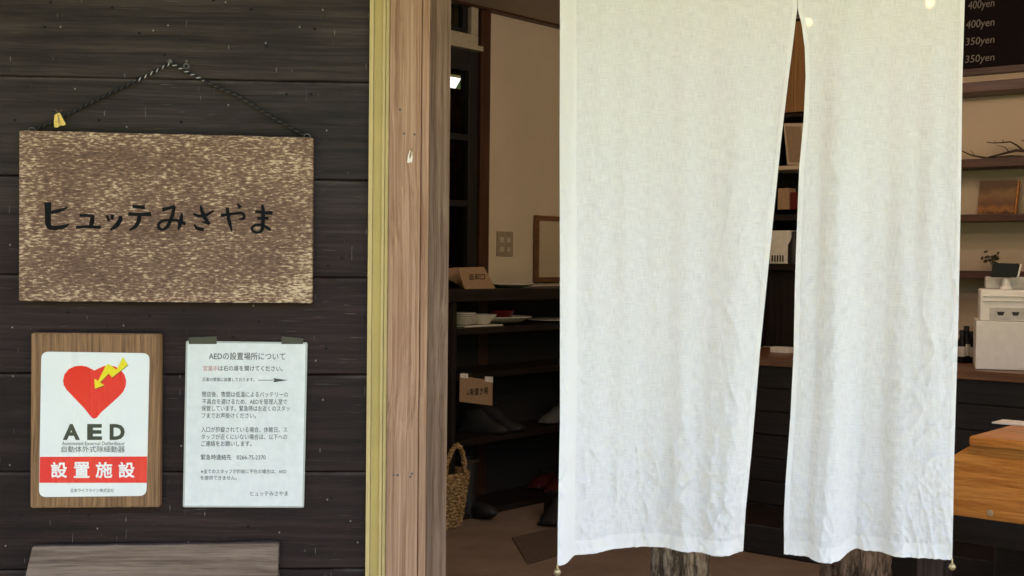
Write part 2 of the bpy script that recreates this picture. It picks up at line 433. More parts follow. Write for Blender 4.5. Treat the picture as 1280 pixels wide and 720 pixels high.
M = dict(
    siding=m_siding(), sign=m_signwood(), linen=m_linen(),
    post=wood('weathered cedar post', (.28, .146, .082), (.53, .325, .205), 'z', 190, 1.0, .75, .2, .6, cracks=.5),
    casing=wood('grey brown casing board', (.13, .076, .046), (.30, .195, .128), 'z', 120, 1.2, .75, .2, .5, cracks=.5),
    channel=plain('ochre painted channel', (.48, .355, .11), .5, .4, .08, 12),
    channel_lip=plain('pale ochre channel lip', (.54, .405, .165), .5, .4, .1, 12),
    plaque=wood('oiled plaque wood', (.13, .06, .024), (.37, .195, .085), 'z', 170, 3, .55, .35, .4,),
    driftboard=wood('grey weathered board', (.12, .076, .053), (.29, .212, .16), 'x', 90, 2.5, .8, .2, .7, .6),
    ink=plain('black brush paint', (.008, .008, .008), .8, .1),
    dkink=plain('black print', (.022, .028, .022), .35),
    gink=plain('grey black toner', (.05, .055, .055), .5),
    pinkink=plain('faded red print', (.55, .25, .22), .5),
    plate_w=m_enamel('white sign plate', (.76, .79, .76)), red=m_enamel('red sign print', (.80, .006, .012), .18), yel=m_enamel('yellow sign print', (.80, .66, .01)),
    bandwhite=plain('white print', (.82, .80, .78), .35),
    laminate=None, cord=plain('black twisted cord', (.006, .006, .006), .6, .3), cord_g=plain('dark grey cord strand', (.035, .032, .03), .5, .4), cord_l=plain('painted glint cord strand', (.36, .35, .31), .4, .6),
    nail=plain('dull steel nail', (.12, .115, .11), .45, .5, metal=.6),
    tape=plain('smoky clear tape', (.035, .032, .029), .3, .5),
    plaster=m_plaster('warm lime plaster', (.64, .545, .44)), plaster_r=m_plaster('cream plaster', (.55, .45, .345)),
    ceiling=m_plaster('ceiling plaster', (.42, .36, .29)),
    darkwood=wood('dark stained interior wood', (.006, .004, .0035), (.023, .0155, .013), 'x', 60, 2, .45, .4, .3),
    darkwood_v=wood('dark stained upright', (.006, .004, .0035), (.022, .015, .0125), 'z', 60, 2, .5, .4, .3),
    redwood=wood('red brown trim', (.035, .014, .008), (.095, .040, .022), 'z', 60, 2, .45, .4, .25),
    shelfwood=wood('red brown shelf board', (.035, .013, .009), (.085, .034, .024), 'x', 60, 2, .45, .4, .25),
    honey=wood('varnished honey wood', (.40, .128, .018), (.72, .30, .068), 'x', 48, 2.2, .32, .5, .25, .5),
    counter=wood('brown counter top', (.11, .045, .02), (.24, .105, .048), 'x', 60, 2, .35, .5, .2),
    cabinet=wood('tan cabinet doors', (.20, .10, .038), (.34, .18, .075), 'z', 40, 1.5, .35, .5, .1),
    cream=plain('cream window paint', (.42, .39, .30), .5), blackframe=plain('black door frame', (.012, .012, .014), .4),
    china=plain('white glazed china', (.66, .63, .56), .25, .5, .04), lacquer=plain('red lacquer', (.10, .008, .009), .2, .5),
    card=plain('brown cardboard', (.36, .235, .145), .85, .2, .08, 60), basket=m_weave('woven rush', (.20, .12, .05), (.70, .48, .23)),
    black=plain('black rubber', (.012, .012, .013), .6), greyshoe=plain('grey canvas', (.09, .09, .09), .8), redshoe=plain('dark red leather', (.06, .008, .008), .5),
    bark=m_bark('rough bark', (.085, .062, .045), (.50, .40, .30)), bark_d=m_bark('dark bark', (.05, .032, .022), (.28, .19, .13)),
    cutwood=plain('cut log end', (.40, .27, .15), .8), plastic=plain('putty plastic', (.78, .77, .74), .45, .4, .04),
    plastic_d=plain('grey plastic', (.5, .49, .46), .45), screen=plain('dark display glass', (.008, .008, .010), .35, .15), paper=plain('white paper', (.72, .70, .65), .8),
    glass=m_glass('clear glass', (.40, .43, .43)), grass=m_grass(), carpet=m_carpet(), mat=plain('dark door mat', (.11, .083, .066), .95, .1),
    concrete=m_plaster('porch concrete', (.30, .28, .25)), chalk=plain('chalk lettering', (.21, .185, .17), .8), board=plain('black menu board', (.010, .0065, .0072), .85, .08),
    brass=plain('pale brass bell', (.55, .45, .26), .35, .5, .15, 200, .7), twig=plain('dry twig', (.045, .03, .02), .8), tinyleaf=plain('dried leaves', (.06, .055, .025), .8),
    moth_y=plain('yellow moth wing', (.74, .52, .13), .8, .2, .3, 300), moth_p=plain('pale moth wing', (.80, .72, .62), .8, .2), moth_b=plain('moth body', (.30, .21, .09), .8),
    switch=plain('aged switch plate', (.30, .25, .18), .5), key=plain('switch key', (.46, .40, .31), .4),
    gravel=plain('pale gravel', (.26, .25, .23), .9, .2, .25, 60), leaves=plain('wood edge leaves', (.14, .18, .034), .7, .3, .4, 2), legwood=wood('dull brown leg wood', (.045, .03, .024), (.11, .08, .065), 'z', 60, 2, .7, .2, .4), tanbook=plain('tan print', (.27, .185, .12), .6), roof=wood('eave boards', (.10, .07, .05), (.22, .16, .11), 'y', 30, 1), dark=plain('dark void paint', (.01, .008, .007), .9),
)
_t = NT('laminated paper'); _o = _t.obj()
_t.pbr(_t.mix(_t.ramp(_t.noise(_o, 55, 5, .7), [(.3, 0.0), (.7, 1.0)]), (.62, .65, .645), (.72, .745, .735)), .28, _t.bump(_t.noise(_o, 30, 4), .12, .002), .5)
M['laminate'] = _t.m
_t = NT('clear film edge'); _t.pbr((.42, .43, .41), .2); M['film'] = _t.m
def emis(name, col, e):
    t = NT(name); t.t.links.new(t.n('Emission', {'Color': (*col, 1), 'Strength': e}).outputs[0], t.out.inputs[0]); return t.m
M['bulb'] = emis('lit warm bulb', (1.0, .62, .28), 4.5)

# ================================================================== SETTING
mb = MB(); mb.box(-400, 400, -400, 400, -.5, -.16)
single('ground', mb, M['grass'], WORLD, (0, 0, -.16), kind='structure')
mb = MB(); mb.box(-40, 40, -5.2, -1.61, -.3, -.14)  # unseen gravel strip added to bounce neutral light towards the house
single('added_forecourt', mb, M['gravel'], W, (0, 0, -.14), kind='structure')
X_DOOR0 = W.hit(563 - 3.5, 360, .03)[0]
X_DOOR1 = X_DOOR0 + 2.9
mb = MB(); mb.box(-6, 7, -1.6, .2, -.3, -.02, .01)
single('porch_floor', mb, M['concrete'], W, (0, 0, -.02), kind='structure')
mb = MB(); mb.box(-6, 9, .205, 9, -.3, 0)
single('floor', mb, M['carpet'], W, (0, .2, 0), kind='structure')
mb = MB(); mb.box(-6, 9, .13, 6.3, 2.66, 2.75)
single('ceiling', mb, M['ceiling'], W, (0, .2, 2.66), kind='structure')
mb = MB(); mb.box(-7, 10, .0, 6.35, 2.76, 2.9); mb.quad([(-7, .0, 2.77), (10, .0, 2.77), (10, -1.75, 2.36), (-7, -1.75, 2.36)]); mb.quad([(-7, .0, 2.9), (-7, -1.78, 2.48), (10, -1.78, 2.48), (10, .0, 2.9)]); mb.box(-7, 10, -1.79, -1.75, 2.34, 2.49)  # unseen low eave, shaped to keep sky light off the curtain's top
single('roof', mb, M['roof'], W, (0, 0, 2.76), kind='structure')
# unseen wood edge, added to bounce green light, nearer on the left for contrast
mb = MB()
for k in range(7000):
    a = random.uniform(R(200), R(340)); near = max(0, min(1, (R(262) - a) / R(30))); r = random.uniform(11, 15) - near * 5.5; hh = 3.9 + 1.4 * near + 1.6 * noise.noise(Vector((a * 5, 0, 0)))
    z = random.uniform(-.2, hh); q = random.uniform(.18, .42); c_ = Vector((math.cos(a) * r, math.sin(a) * r, z))
    u = Vector((random.gauss(0, 1), random.gauss(0, 1), random.gauss(0, 1))).normalized(); v = u.orthogonal().normalized()
    mb.quad([c_ + u * q, c_ + v * q * .7, c_ - u * q, c_ - v * q * .7])
for k in range(500):                       # boughs added behind the house to dim the sky in the back room's opening
    c_ = Vector((random.uniform(-2.2, .6), random.uniform(11, 14), random.uniform(1.6, 5))); q = random.uniform(.08, .2)
    u = Vector((random.gauss(0, 1), random.gauss(0, 1), random.gauss(0, 1))).normalized(); v = u.orthogonal().normalized()
    mb.quad([c_ + u * q, c_ + v * q * .7, c_ - u * q, c_ - v * q * .7])
single('added_woods', mb, M['leaves'], WORLD, (0, -12, -.16), 'added green foliage, unseen across the lawn for its light, and behind the house', 'added_woods', kind='stuff')

# plank wall: shiplap boards, one mesh; it goes on over and beyond the doorway, out of the picture
def planks(x0, x1, z0, z1):
    mb = MB(); k0 = math.floor((z0 - zs) / PITCH); k1 = math.ceil((z1 - zs) / PITCH)
    for k in range(k0, k1):
        a, b = max(zs + k * PITCH, z0), min(zs + (k + 1) * PITCH, z1)
        if b - a < .01: continue
        j = random.uniform(-.001, .001)
        n = max(2, int((x1 - x0) / .12)); bm = mb.bm
        prof = [(.02, a + .0006), (.0032 + j, a + .0006), (.0004 + j, a + .0028), (.0 + j, (a + b) / 2), (.0018 + j, b - .0025), (.0042 + j, b - .0006), (.02, b - .0006)]
        rows = []
        for i in range(n + 1):
            x = x0 + (x1 - x0) * i / n
            wob = noise.noise(Vector((x * 2.1, k * 5.3, 0))) * .0012
            rows.append([bm.verts.new((x, y + noise.noise(Vector((x * 3, k * 3.1, q))) * .0008, z + (wob if 0 < q < 6 else 0))) for q, (y, z) in enumerate(prof)])
        for i in range(n):
            for q in range(len(prof) - 1):
                bm.faces.new([rows[i][q], rows[i + 1][q], rows[i + 1][q + 1], rows[i][q + 1]])
    mb.box(x0, x1, .018, .125, z0, z1)
    return mb
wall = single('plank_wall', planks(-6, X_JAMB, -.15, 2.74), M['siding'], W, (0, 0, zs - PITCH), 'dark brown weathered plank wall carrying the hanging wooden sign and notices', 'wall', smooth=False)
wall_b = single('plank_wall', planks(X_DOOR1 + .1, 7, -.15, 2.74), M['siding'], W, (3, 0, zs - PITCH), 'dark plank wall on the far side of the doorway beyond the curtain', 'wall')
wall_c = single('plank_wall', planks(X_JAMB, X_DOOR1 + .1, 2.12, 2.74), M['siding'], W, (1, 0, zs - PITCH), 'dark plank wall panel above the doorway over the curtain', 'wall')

# ------------------------------------------------------------------ door frame
def wx(px, off=0.0): return W.hit(px - 3.5, 360, off)[0]
df = Thing('door_frame', 'weathered timber door frame with ochre channel at the dark plank wall', 'door frame', W, (wx(510), 0, 0))
mb = MB(); a, b = wx(464), wx(488)
mb.box(a, b, -.006, .05, -.12, 2.12, .001)
df.part('channel', mb, M['channel'])
mb = MB()
mb.box(a - .001, a + .0065, -.013, .03, -.12, 2.12, .0012); mb.box(b - .012, b - .0065, -.011, .03, -.12, 2.12, .001); mb.box(b - .0055, b + .0005, -.0135, .03, -.12, 2.12, .001)
mb.box(a + .0075, a + .0095, -.0085, .02, -.12, 2.12, .0005)
df.part('channel_lip', mb, M['channel_lip'])
mb = MB(); mb.box(wx(488) + .001, wx(528), -.020, .11, -.12, 2.12, .003)
post = df.part('post', mb, M['post'])
mb = MB(); mb.box(wx(528) + .0008, wx(538), -.012, .0205, -.12, 2.12, .0025)
df.part('stop_strip', mb, M['post'])
mb = MB(); mb.box(wx(528) + .002, wx(564, .02), .022, .14, -.12, 2.12, .003)
df.part('casing', mb, M['casing'])
mb = MB(); mb.box(X_DOOR1 + .002, X_DOOR1 + .098, -.02, .14, -.12, 2.12, .003); mb.box(wx(488) + .002, X_DOOR1 + .1, -.019, .11, 2.122, 2.2, .003)
df.part('lintel', mb, M['casing'])
mb = MB()
for px, py in ((500, 137), (518, 168), (492, 594), (497, 594), (513, 596), (515, 592), (505, 167)):
    x, z = W.hit(px, py, -.02); mb.ball((x, -.0203, z), .0022, .0012, .0022, 8, 6)
df.part('nail', mb, M['nail'], post)

# ------------------------------------------------------------------ hanging sign
yb = -.028
x0, z1 = W.hit(24, 163, yb); x1, _ = W.hit(391, 175, yb)
zA, zB = W.hit(24, 163, yb)[1], W.hit(391, 172, yb)[1]; zC, zD = W.hit(24, 376, yb)[1], W.hit(391, 379, yb)[1]
cx = (x0 + x1) / 2
sg = Thing('hanging_sign', 'weathered wooden name board with black brush lettering hanging from a cord', 'sign', W, (cx, yb + .012, zC))
mb = MB(); n = 14; tp = []; bt = []
for i in range(n + 1):
    f = i / n; x = x0 + (x1 - x0) * f
    tp.append((x, zA + (zB - zA) * f + (noise.noise(Vector((x * 30, 1, 0))) * .0012 if 0 < i < n else 0)))
    bt.append((x, zC + (zD - zC) * f + (noise.noise(Vector((x * 30, 9, 0))) * .0012 if 0 < i < n else 0)))
mb.prism(bt + tp[::-1], yb, yb + .024, .0015)
board = sg.part('board', mb, M['sign'])
A5 = lambda p: (40 + p[0] / 8, 250 + p[1] / 8, p[2] / 8); A6 = lambda p: (190 + p[0] / 8, 250 + p[1] / 8, p[2] / 8)
ST = [[A5(p) for p in s_] for s_ in (
    [(158, 22, 62), (160, 150, 52), (162, 240, 52), (190, 278, 40), (280, 275, 38), (335, 260, 30), (375, 243, 8)],
    [(190, 125, 30), (280, 105, 32), (355, 75, 14)],
    [(475, 155, 26), (560, 155, 26), (615, 160, 28)], [(607, 152, 30), (600, 215, 42), (586, 272, 34)],
    [(440, 272, 26), (560, 268, 28), (690, 272, 30)],
    [(746, 152, 22), (772, 212, 24)], [(806, 146, 38), (800, 200, 20)],
    [(885, 160, 26), (880, 200, 40), (840, 260, 38), (782, 298, 14)],
    [(1003, 64, 26), (1130, 74, 36)], [(963, 140, 30), (1075, 146, 28), (1192, 140, 36)],
    [(1076, 150, 38), (1065, 215, 36), (1030, 270, 30), (972, 303, 12)])] + [[A6(p) for p in s_] for s_ in (
    [(103, 98, 34), (165, 82, 28), (232, 62, 28)], [(225, 62, 26), (205, 150, 32), (180, 215, 32), (150, 270, 30), (105, 296, 24), (70, 280, 28), (68, 240, 26), (110, 207, 24), (200, 202, 24), (262, 207, 26), (335, 242, 28)],
    [(300, 128, 14), (290, 200, 38), (276, 260, 32), (262, 302, 12)],
    [(413, 138, 16), (470, 160, 26), (540, 150, 28), (620, 108, 18)], [(485, 52, 14), (500, 110, 32), (530, 180, 36), (578, 242, 24)], [(498, 218, 12), (535, 226, 22), (575, 238, 26)],
    [(423, 243, 14), (450, 280, 30), (520, 298, 32)],
    [(688, 155, 30), (800, 140, 24), (890, 130, 26), (922, 155, 24), (912, 185, 26), (868, 196, 10)], [(755, 78, 32), (760, 150, 30), (775, 220, 32), (800, 317, 12)],
    [(853, 36, 14), (886, 78, 38)],
    [(1033, 115, 24), (1120, 126, 28), (1207, 130, 36)], [(1053, 182, 26), (1167, 183, 28)],
    [(1105, 48, 22), (1112, 130, 36), (1110, 230, 34), (1100, 300, 30), (1060, 325, 22), (1012, 312, 22), (1000, 278, 22), (1040, 250, 22), (1110, 252, 24), (1187, 303, 26)])]
mb = MB()
for i, s_ in enumerate(ST):
    pts = []
    for px, py, wd in s_:
        x, z = W.hit(px, py, yb - .0004); pts.append((x, z, wd / 704 * 1.12))
    stroke(mb, pts, yb - .0004 - i * .00003)
sg.part('lettering', mb, M['ink'], board)
# twisted cord from the left of the board over a nail to the right
def cordpath(pxs, off):
    P = [W.hit(px, py, off) for px, py in pxs]; out = []
    for i in range(len(P) - 1):
        m = 24
        for k in range(m):
            f = k / m; sag = -math.sin(f * math.pi) * .0018
            out.append((P[i][0] + (P[i + 1][0] - P[i][0]) * f, P[i][1] + (P[i + 1][1] - P[i][1]) * f + sag))
    out.append(P[-1]); return out
path = cordpath([(40, 164), (128, 121), (213, 79)], -.010)[:-1] + cordpath([(213, 79), (300, 121), (384, 171)], -.010)
def strand(ph, a, b, rad):
    Q = []; m = len(path) - 1; tot = 0; res = []
    fine = []
    for i in range(m):
        for k in range(6):
            f = k / 6; fine.append(Vector((path[i][0] + (path[i + 1][0] - path[i][0]) * f, 0, path[i][1] + (path[i + 1][1] - path[i][1]) * f)))
    fine.append(Vector((path[-1][0], 0, path[-1][1])))
    for i, p in enumerate(fine):
        if i: tot += (p - fine[i - 1]).length
        d = (fine[min(i + 1, len(fine) - 1)] - fine[max(i - 1, 0)]).normalized(); nrm = Vector((-d.z, 0, d.x))
        an = tot * 2 * math.pi / .0115 + ph
        q = p + nrm * math.cos(an) * .00135 + Vector((0, -.010 + math.sin(an) * .00135, 0))
        f = i / (len(fine) - 1)
        if a <= f <= b: res.append(q)
    return res
mb = MB(); mb.tube(strand(0, 0, 1, .002), .0015, 6); mb.tube(strand(2.1, 0, 1, .002), .0015, 6)
cord = sg.part('cord', mb, M['cord'], smooth=True)
for q_ in ((0, .37), (.62, 1)):
    mb = MB(); mb.tube(strand(4.2, *q_, .002), .0015, 6); sg.part('cord_strand', mb, M['cord_g'], cord, smooth=True)  # one strand left greyer so the twist shows
mb = MB(); mb.tube(strand(4.2, .37, .62, .002), [.0013] * len(strand(4.2, .37, .62, .002)), 6)  # pale strand paints the cord's glints near the nail into its colour
sg.part('glint_strand', mb, M['cord_l'], cord, 'pale strand of the cord near the nail, its glints painted in', smooth=True)
for px, py in ((40, 163), (384, 171)):
    x, z = W.hit(px, py, -.016); mb = MB(); mb.tube([(x + .006 * math.cos(k * .6), -.016, z + .005 * math.sin(k * .6)) for k in range(11)], .0011, 6); sg.part('screw_eye', mb, M['nail'], smooth=True)
x, z = W.hit(213, 77, -.012)
mb = MB(); mb.tube([(x, .02, z - .001), (x, -.018, z)], .0021, 8); mb.ball((x, -.018, z), .004, .0016, .004, 10, 8)
single('nail', mb, M['nail'], W, (x, 0, z), 'small steel nail in the plank wall holding the sign cord', 'nail', smooth=True)
x, z = W.hit(233, 83, -.002)
mb = MB(); mb.tube([(x + .0045 * math.cos(k * .5236), -.0035, z + .0045 * math.sin(k * .5236)) for k in range(13)], .0013, 6)
mb.tube([(x, .01, z + .009), (x, -.003, z + .009)], .002, 8)
single('screw_eye', mb, M['nail'], W, (x, 0, z), 'small grey metal ring eye beside the nail above the sign', 'screw eye', smooth=True)

# ------------------------------------------------------------------ moths
def wing(mb, pts, y, th=.0006): mb.prism(pts, y - th, y)
def moth(name, label, px, py, wings, body, off, wm):
    x, z = W.hit(px, py, off); q = 1 / 704.0
    t = Thing(name, label, 'moth', W, (x, off, z))
    mb = MB(); P = [(x + a * q, off - .003, z - b * q) for a, b in body]
    mb.tube(P, [.0008, .0022, .0026, .0022, .001], 8)
    t.part('body', mb, M['moth_b'], smooth=True)
    for k, wpts in enumerate(wings):
        mb = MB(); mb.prism([(x + a * q, z - b * q) for a, b in wpts], off - .0045 - k * .0003, off - .0038 - k * .0003)
        bmesh.ops.transform(mb.bm, matrix=Matrix.Translation((0, 0, 0)), verts=mb.bm.verts)
        t.part('wing', mb, wm)
    mb = MB(); hx, hz = P[0][0], P[0][2]
    for sx in (-1, 1): mb.tube([(hx, off - .003, hz), (hx + sx * .003, off - .004, hz + .004), (hx + sx * .006, off - .003, hz + .006)], .0003, 5)
    t.part('antenna', mb, M['moth_b'])
moth('moth', 'yellow moth with folded wings on the dark wall above the sign board', 75, 151,
     [[(-2, -9), (1, -9), (3, -2), (2, 5), (-2, 8.5), (-6, 8.5), (-6.5, 0), (-5.5, -7)], [(-1.5, -8.5), (2, -7), (5, -1), (8, 4), (6, 6), (1, 6), (0, 2)]],
     [(-1, -9), (-1, -6), (-.5, -1), (0, 3), (0, 7)], -.012, M['moth_y'])
moth('moth', 'white moth resting head up on the weathered door post', 513, 195,
     [[(-.5, -7), (2, -6), (3, 3), (2, 8.5), (-.5, 7.5), (-1.5, 0)], [(-1, -6), (1, -6), (1, 3), (-1, 9), (-4, 8.5), (-3, 0)]],
     [(2, -9), (1, -6), (0, -1), (-.5, 3), (-1, 6)], -.020, M['moth_p'])

# ------------------------------------------------------------------ AED plaque
yp = -.024
def wp(px, py, off): return W.hit(px, py, off)
pq = Thing('aed_plaque', 'wooden plaque with red heart AED plate mounted below the hanging sign', 'sign', W, (*[(wp(119, 635, yp)[0])], -.012, wp(119, 635, yp)[1]))
mb = MB(); c = [wp(37.5, 635, yp), wp(199.5, 634, yp), wp(200.5, 417.5, yp), wp(39, 416, yp)]
mb.prism(c, yp, -.002, .002)
pb = pq.part('backboard', mb, M['plaque'])
ypl = yp - .0025
def roundpoly(cor, r):
    out = []; n = len(cor)
    for i in range(n):
        p, a, b = Vector(cor[i]), Vector(cor[i - 1]), Vector(cor[(i + 1) % n])
        u = (a - p).normalized() * r; v = (b - p).normalized() * r
        for k in range(7):
            t = k / 6; q = p + u * (1 - t) ** 2 + v * t ** 2
            out.append((q.x, q.y))
    return out
cor = [wp(48.5, 621.5, ypl), wp(183, 620, ypl), wp(187, 441.5, ypl), wp(51.5, 439.5, ypl)]
mb = MB(); mb.prism(roundpoly(cor, .013), ypl, yp - .0002, .0006)
pl = pq.part('plate', mb, M['plate_w'])
C3 = lambda q: wp(45 + q[0] / 7.58, 435 + q[1] / 7.58, ypl)
heart = [(555, 214), (520, 195), (480, 175), (430, 167), (370, 172), (310, 200), (270, 250), (257, 310), (264, 352), (290, 395), (340, 447), (400, 510), (460, 573), (510, 638), (533, 662), (555, 669), (580, 657), (620, 608), (700, 537), (780, 465), (830, 410), (850, 360), (855, 310), (840, 255), (800, 205), (755, 178), (700, 165), (640, 172), (590, 195)]
mb = MB(); mb.flat([C3(q) for q in heart], ypl - .0004); pq.part('heart', mb, M['red'], pl)
arrow = [(553, 290), (590, 312), (660, 172), (688, 150), (764, 205), (825, 85), (873, 160), (722, 280), (690, 242), (608, 326), (650, 352), (560, 386)]
mb = MB(); mb.flat([C3(q) for q in arrow], ypl - .0009); pq.part('lightning_arrow', mb, M['yel'], pl)
mb = MB(); mb.flat([C3((q[0] + 3, q[1] + 5)) for q in arrow], ypl - .0006); pq.part('arrow_outline', mb, M['dkink'], pl)
mb = MB(); mb.flat([wp(49.3, 603.5, ypl), wp(183.5, 603.5, ypl), wp(184, 570.5, ypl), wp(50, 571, ypl)], ypl - .0004); band = pq.part('red_band', mb, M['red'], pl)
for ch, l, r in (('A', 78.5, 100), ('E', 109, 127.5), ('D', 137, 156)):
    mb = MB(); text_px(mb, ch, W, l, 530, r, 550, ypl - .0004, bold=.045); pq.part('letter', mb, M['dkink'], pl)
mb = MB(); text_px(mb, 'Automated External Defibrillator', W, 77.5, 552, 156, 556.5, ypl - .0004); pq.part('text_line', mb, M['dkink'], pl)
mb = MB(); text_px(mb, '自動体外式除細動器', W, 77, 557.5, 156, 565.5, ypl - .0004); pq.part('text_line', mb, M['dkink'], pl)
mb = MB(); text_px(mb, '日本ライフライン株式会社', W, 88.5, 610.5, 142.5, 615.5, ypl - .0004); pq.part('text_line', mb, M['dkink'], pl)
mb = MB()
for ch, l, r in (('設', 63.5, 84), ('置', 92, 112), ('施', 119.5, 140.5), ('設', 148, 168.5)):
    [text_px(mb, ch, W, l + dx_, 577.5 + dy_, r + dx_ - .8, 596.4 + dy_, ypl - .0009 - k * .00004) for k, (dx_, dy_) in enumerate(((0, 0), (.8, 0), (.4, .5), (.4, 1.0)))]
pq.part('band_lettering', mb, M['bandwhite'], band)

# ------------------------------------------------------------------ laminated notice
yn = -.006
nt = Thing('notice', 'white laminated paper notice in Japanese taped beside the AED plaque', 'notice', W, (wp(305, 634, yn)[0], yn, wp(305, 634, yn)[1]))
cor = [wp(228.5, 634, yn), wp(380, 634.5, yn), wp(384.5, 428, yn), wp(232.5, 426, yn)]
bm_ = MB(); bm_.prism(roundpoly(cor, .004), yn, yn + .0012)
film = nt.part('laminate_film', bm_, M['film'])
cor = [wp(230.8, 632, yn), wp(377.8, 632.5, yn), wp(382.2, 430, yn), wp(234.6, 428.3, yn)]
mb = MB(); mb.prism(cor, yn - .0004, yn + .0002)
sheet = nt.part('sheet', mb, M['laminate'])
yt = yn - .0007
for s_, l, t_, r, b in (
    ('AEDの設置場所について', 261, 440.5, 356.5, 450), ('は右の扉を開けてください。', 273, 457, 353.5, 464),
    ('正面の壁面に設置しております。', 253, 472, 318, 476.8),
    ('閉店後、夜間は低温によるバッテリーの', 252.5, 489.5, 360, 496.5), ('不具合を避けるため、AEDを管理人室で', 252.5, 498.5, 359, 505.5),
    ('保管しています。緊急時はお近くのスタッ', 252, 507, 362, 514), ('フまでお声掛けください。', 252, 516, 320, 523),
    ('入口が施錠されている場合、休館日、ス', 251.5, 533.5, 359, 540.5), ('タッフが近くにいない場合は、以下への', 251.5, 542.5, 359, 549.5), ('ご連絡をお願いします。', 251.5, 551, 314.5, 558),
    ('緊急時連絡先　0266-75-2370', 251, 568, 332, 575), ('※全てのスタッフが施設に不在の場合は、AED', 251, 586.5, 358, 592), ('を提供できません。', 250.5, 594.5, 296, 600),
    ('ヒュッテみさやま', 313, 614, 360, 620)):
    mb = MB(); text_px(mb, s_, W, l, t_, r, b, yt, bold=.006); nt.part('text_line', mb, M['gink'], sheet)
mb = MB(); mb.flat([wp(323, 475.6, yt), wp(343, 475.6, yt), wp(341.5, 478, yt), wp(360, 475.2, yt), wp(341.5, 472.6, yt), wp(343, 474.8, yt), wp(323, 474.8, yt)], yt)
nt.part('printed_arrow', mb, M['gink'], sheet)
mb = MB(); text_px(mb, '営業中', W, 254, 457, 272, 464, yt, bold=.006); nt.part('red_lettering', mb, M['pinkink'], sheet)
for l, r, t_, s_ in ((236, 271, 421, .6), (352, 379, 421.5, -1.2)):
    mb = MB(); mb.prism([wp(l, 430, yn), wp(r, 430, yn), wp(r, t_ - s_, yn), wp(l, t_ + s_, yn)], yn - .0013, yn - .0009); nt.part('tape', mb, M['tape'])

# ------------------------------------------------------------------ grey board at the foot of the picture
yg = -.020
tp = []
for i in range(25):
    px = 40.5 + (348 - 40.5) * i / 24
    x, z = wp(px, 683.5 - 4.2 * i / 24 + noise.noise(Vector((i * .7, 3, 0))) * .9, yg); tp.append((x, z))
poly = [wp(12, 800, yg), wp(343, 800, yg)] + [wp(347.5 + noise.noise(Vector((k * .9, 5, 1))) * .8, 795 - k * 14, yg) for k in range(8)] + tp[::-1]
mb = MB(); mb.prism(poly, yg, -.003, .0012)
single('wooden_board', mb, M['driftboard'], W, (wp(190, 790, yg)[0], yg, wp(190, 790, yg)[1]), 'blank greyish weathered board fixed low on the plank wall under the notices', 'board')

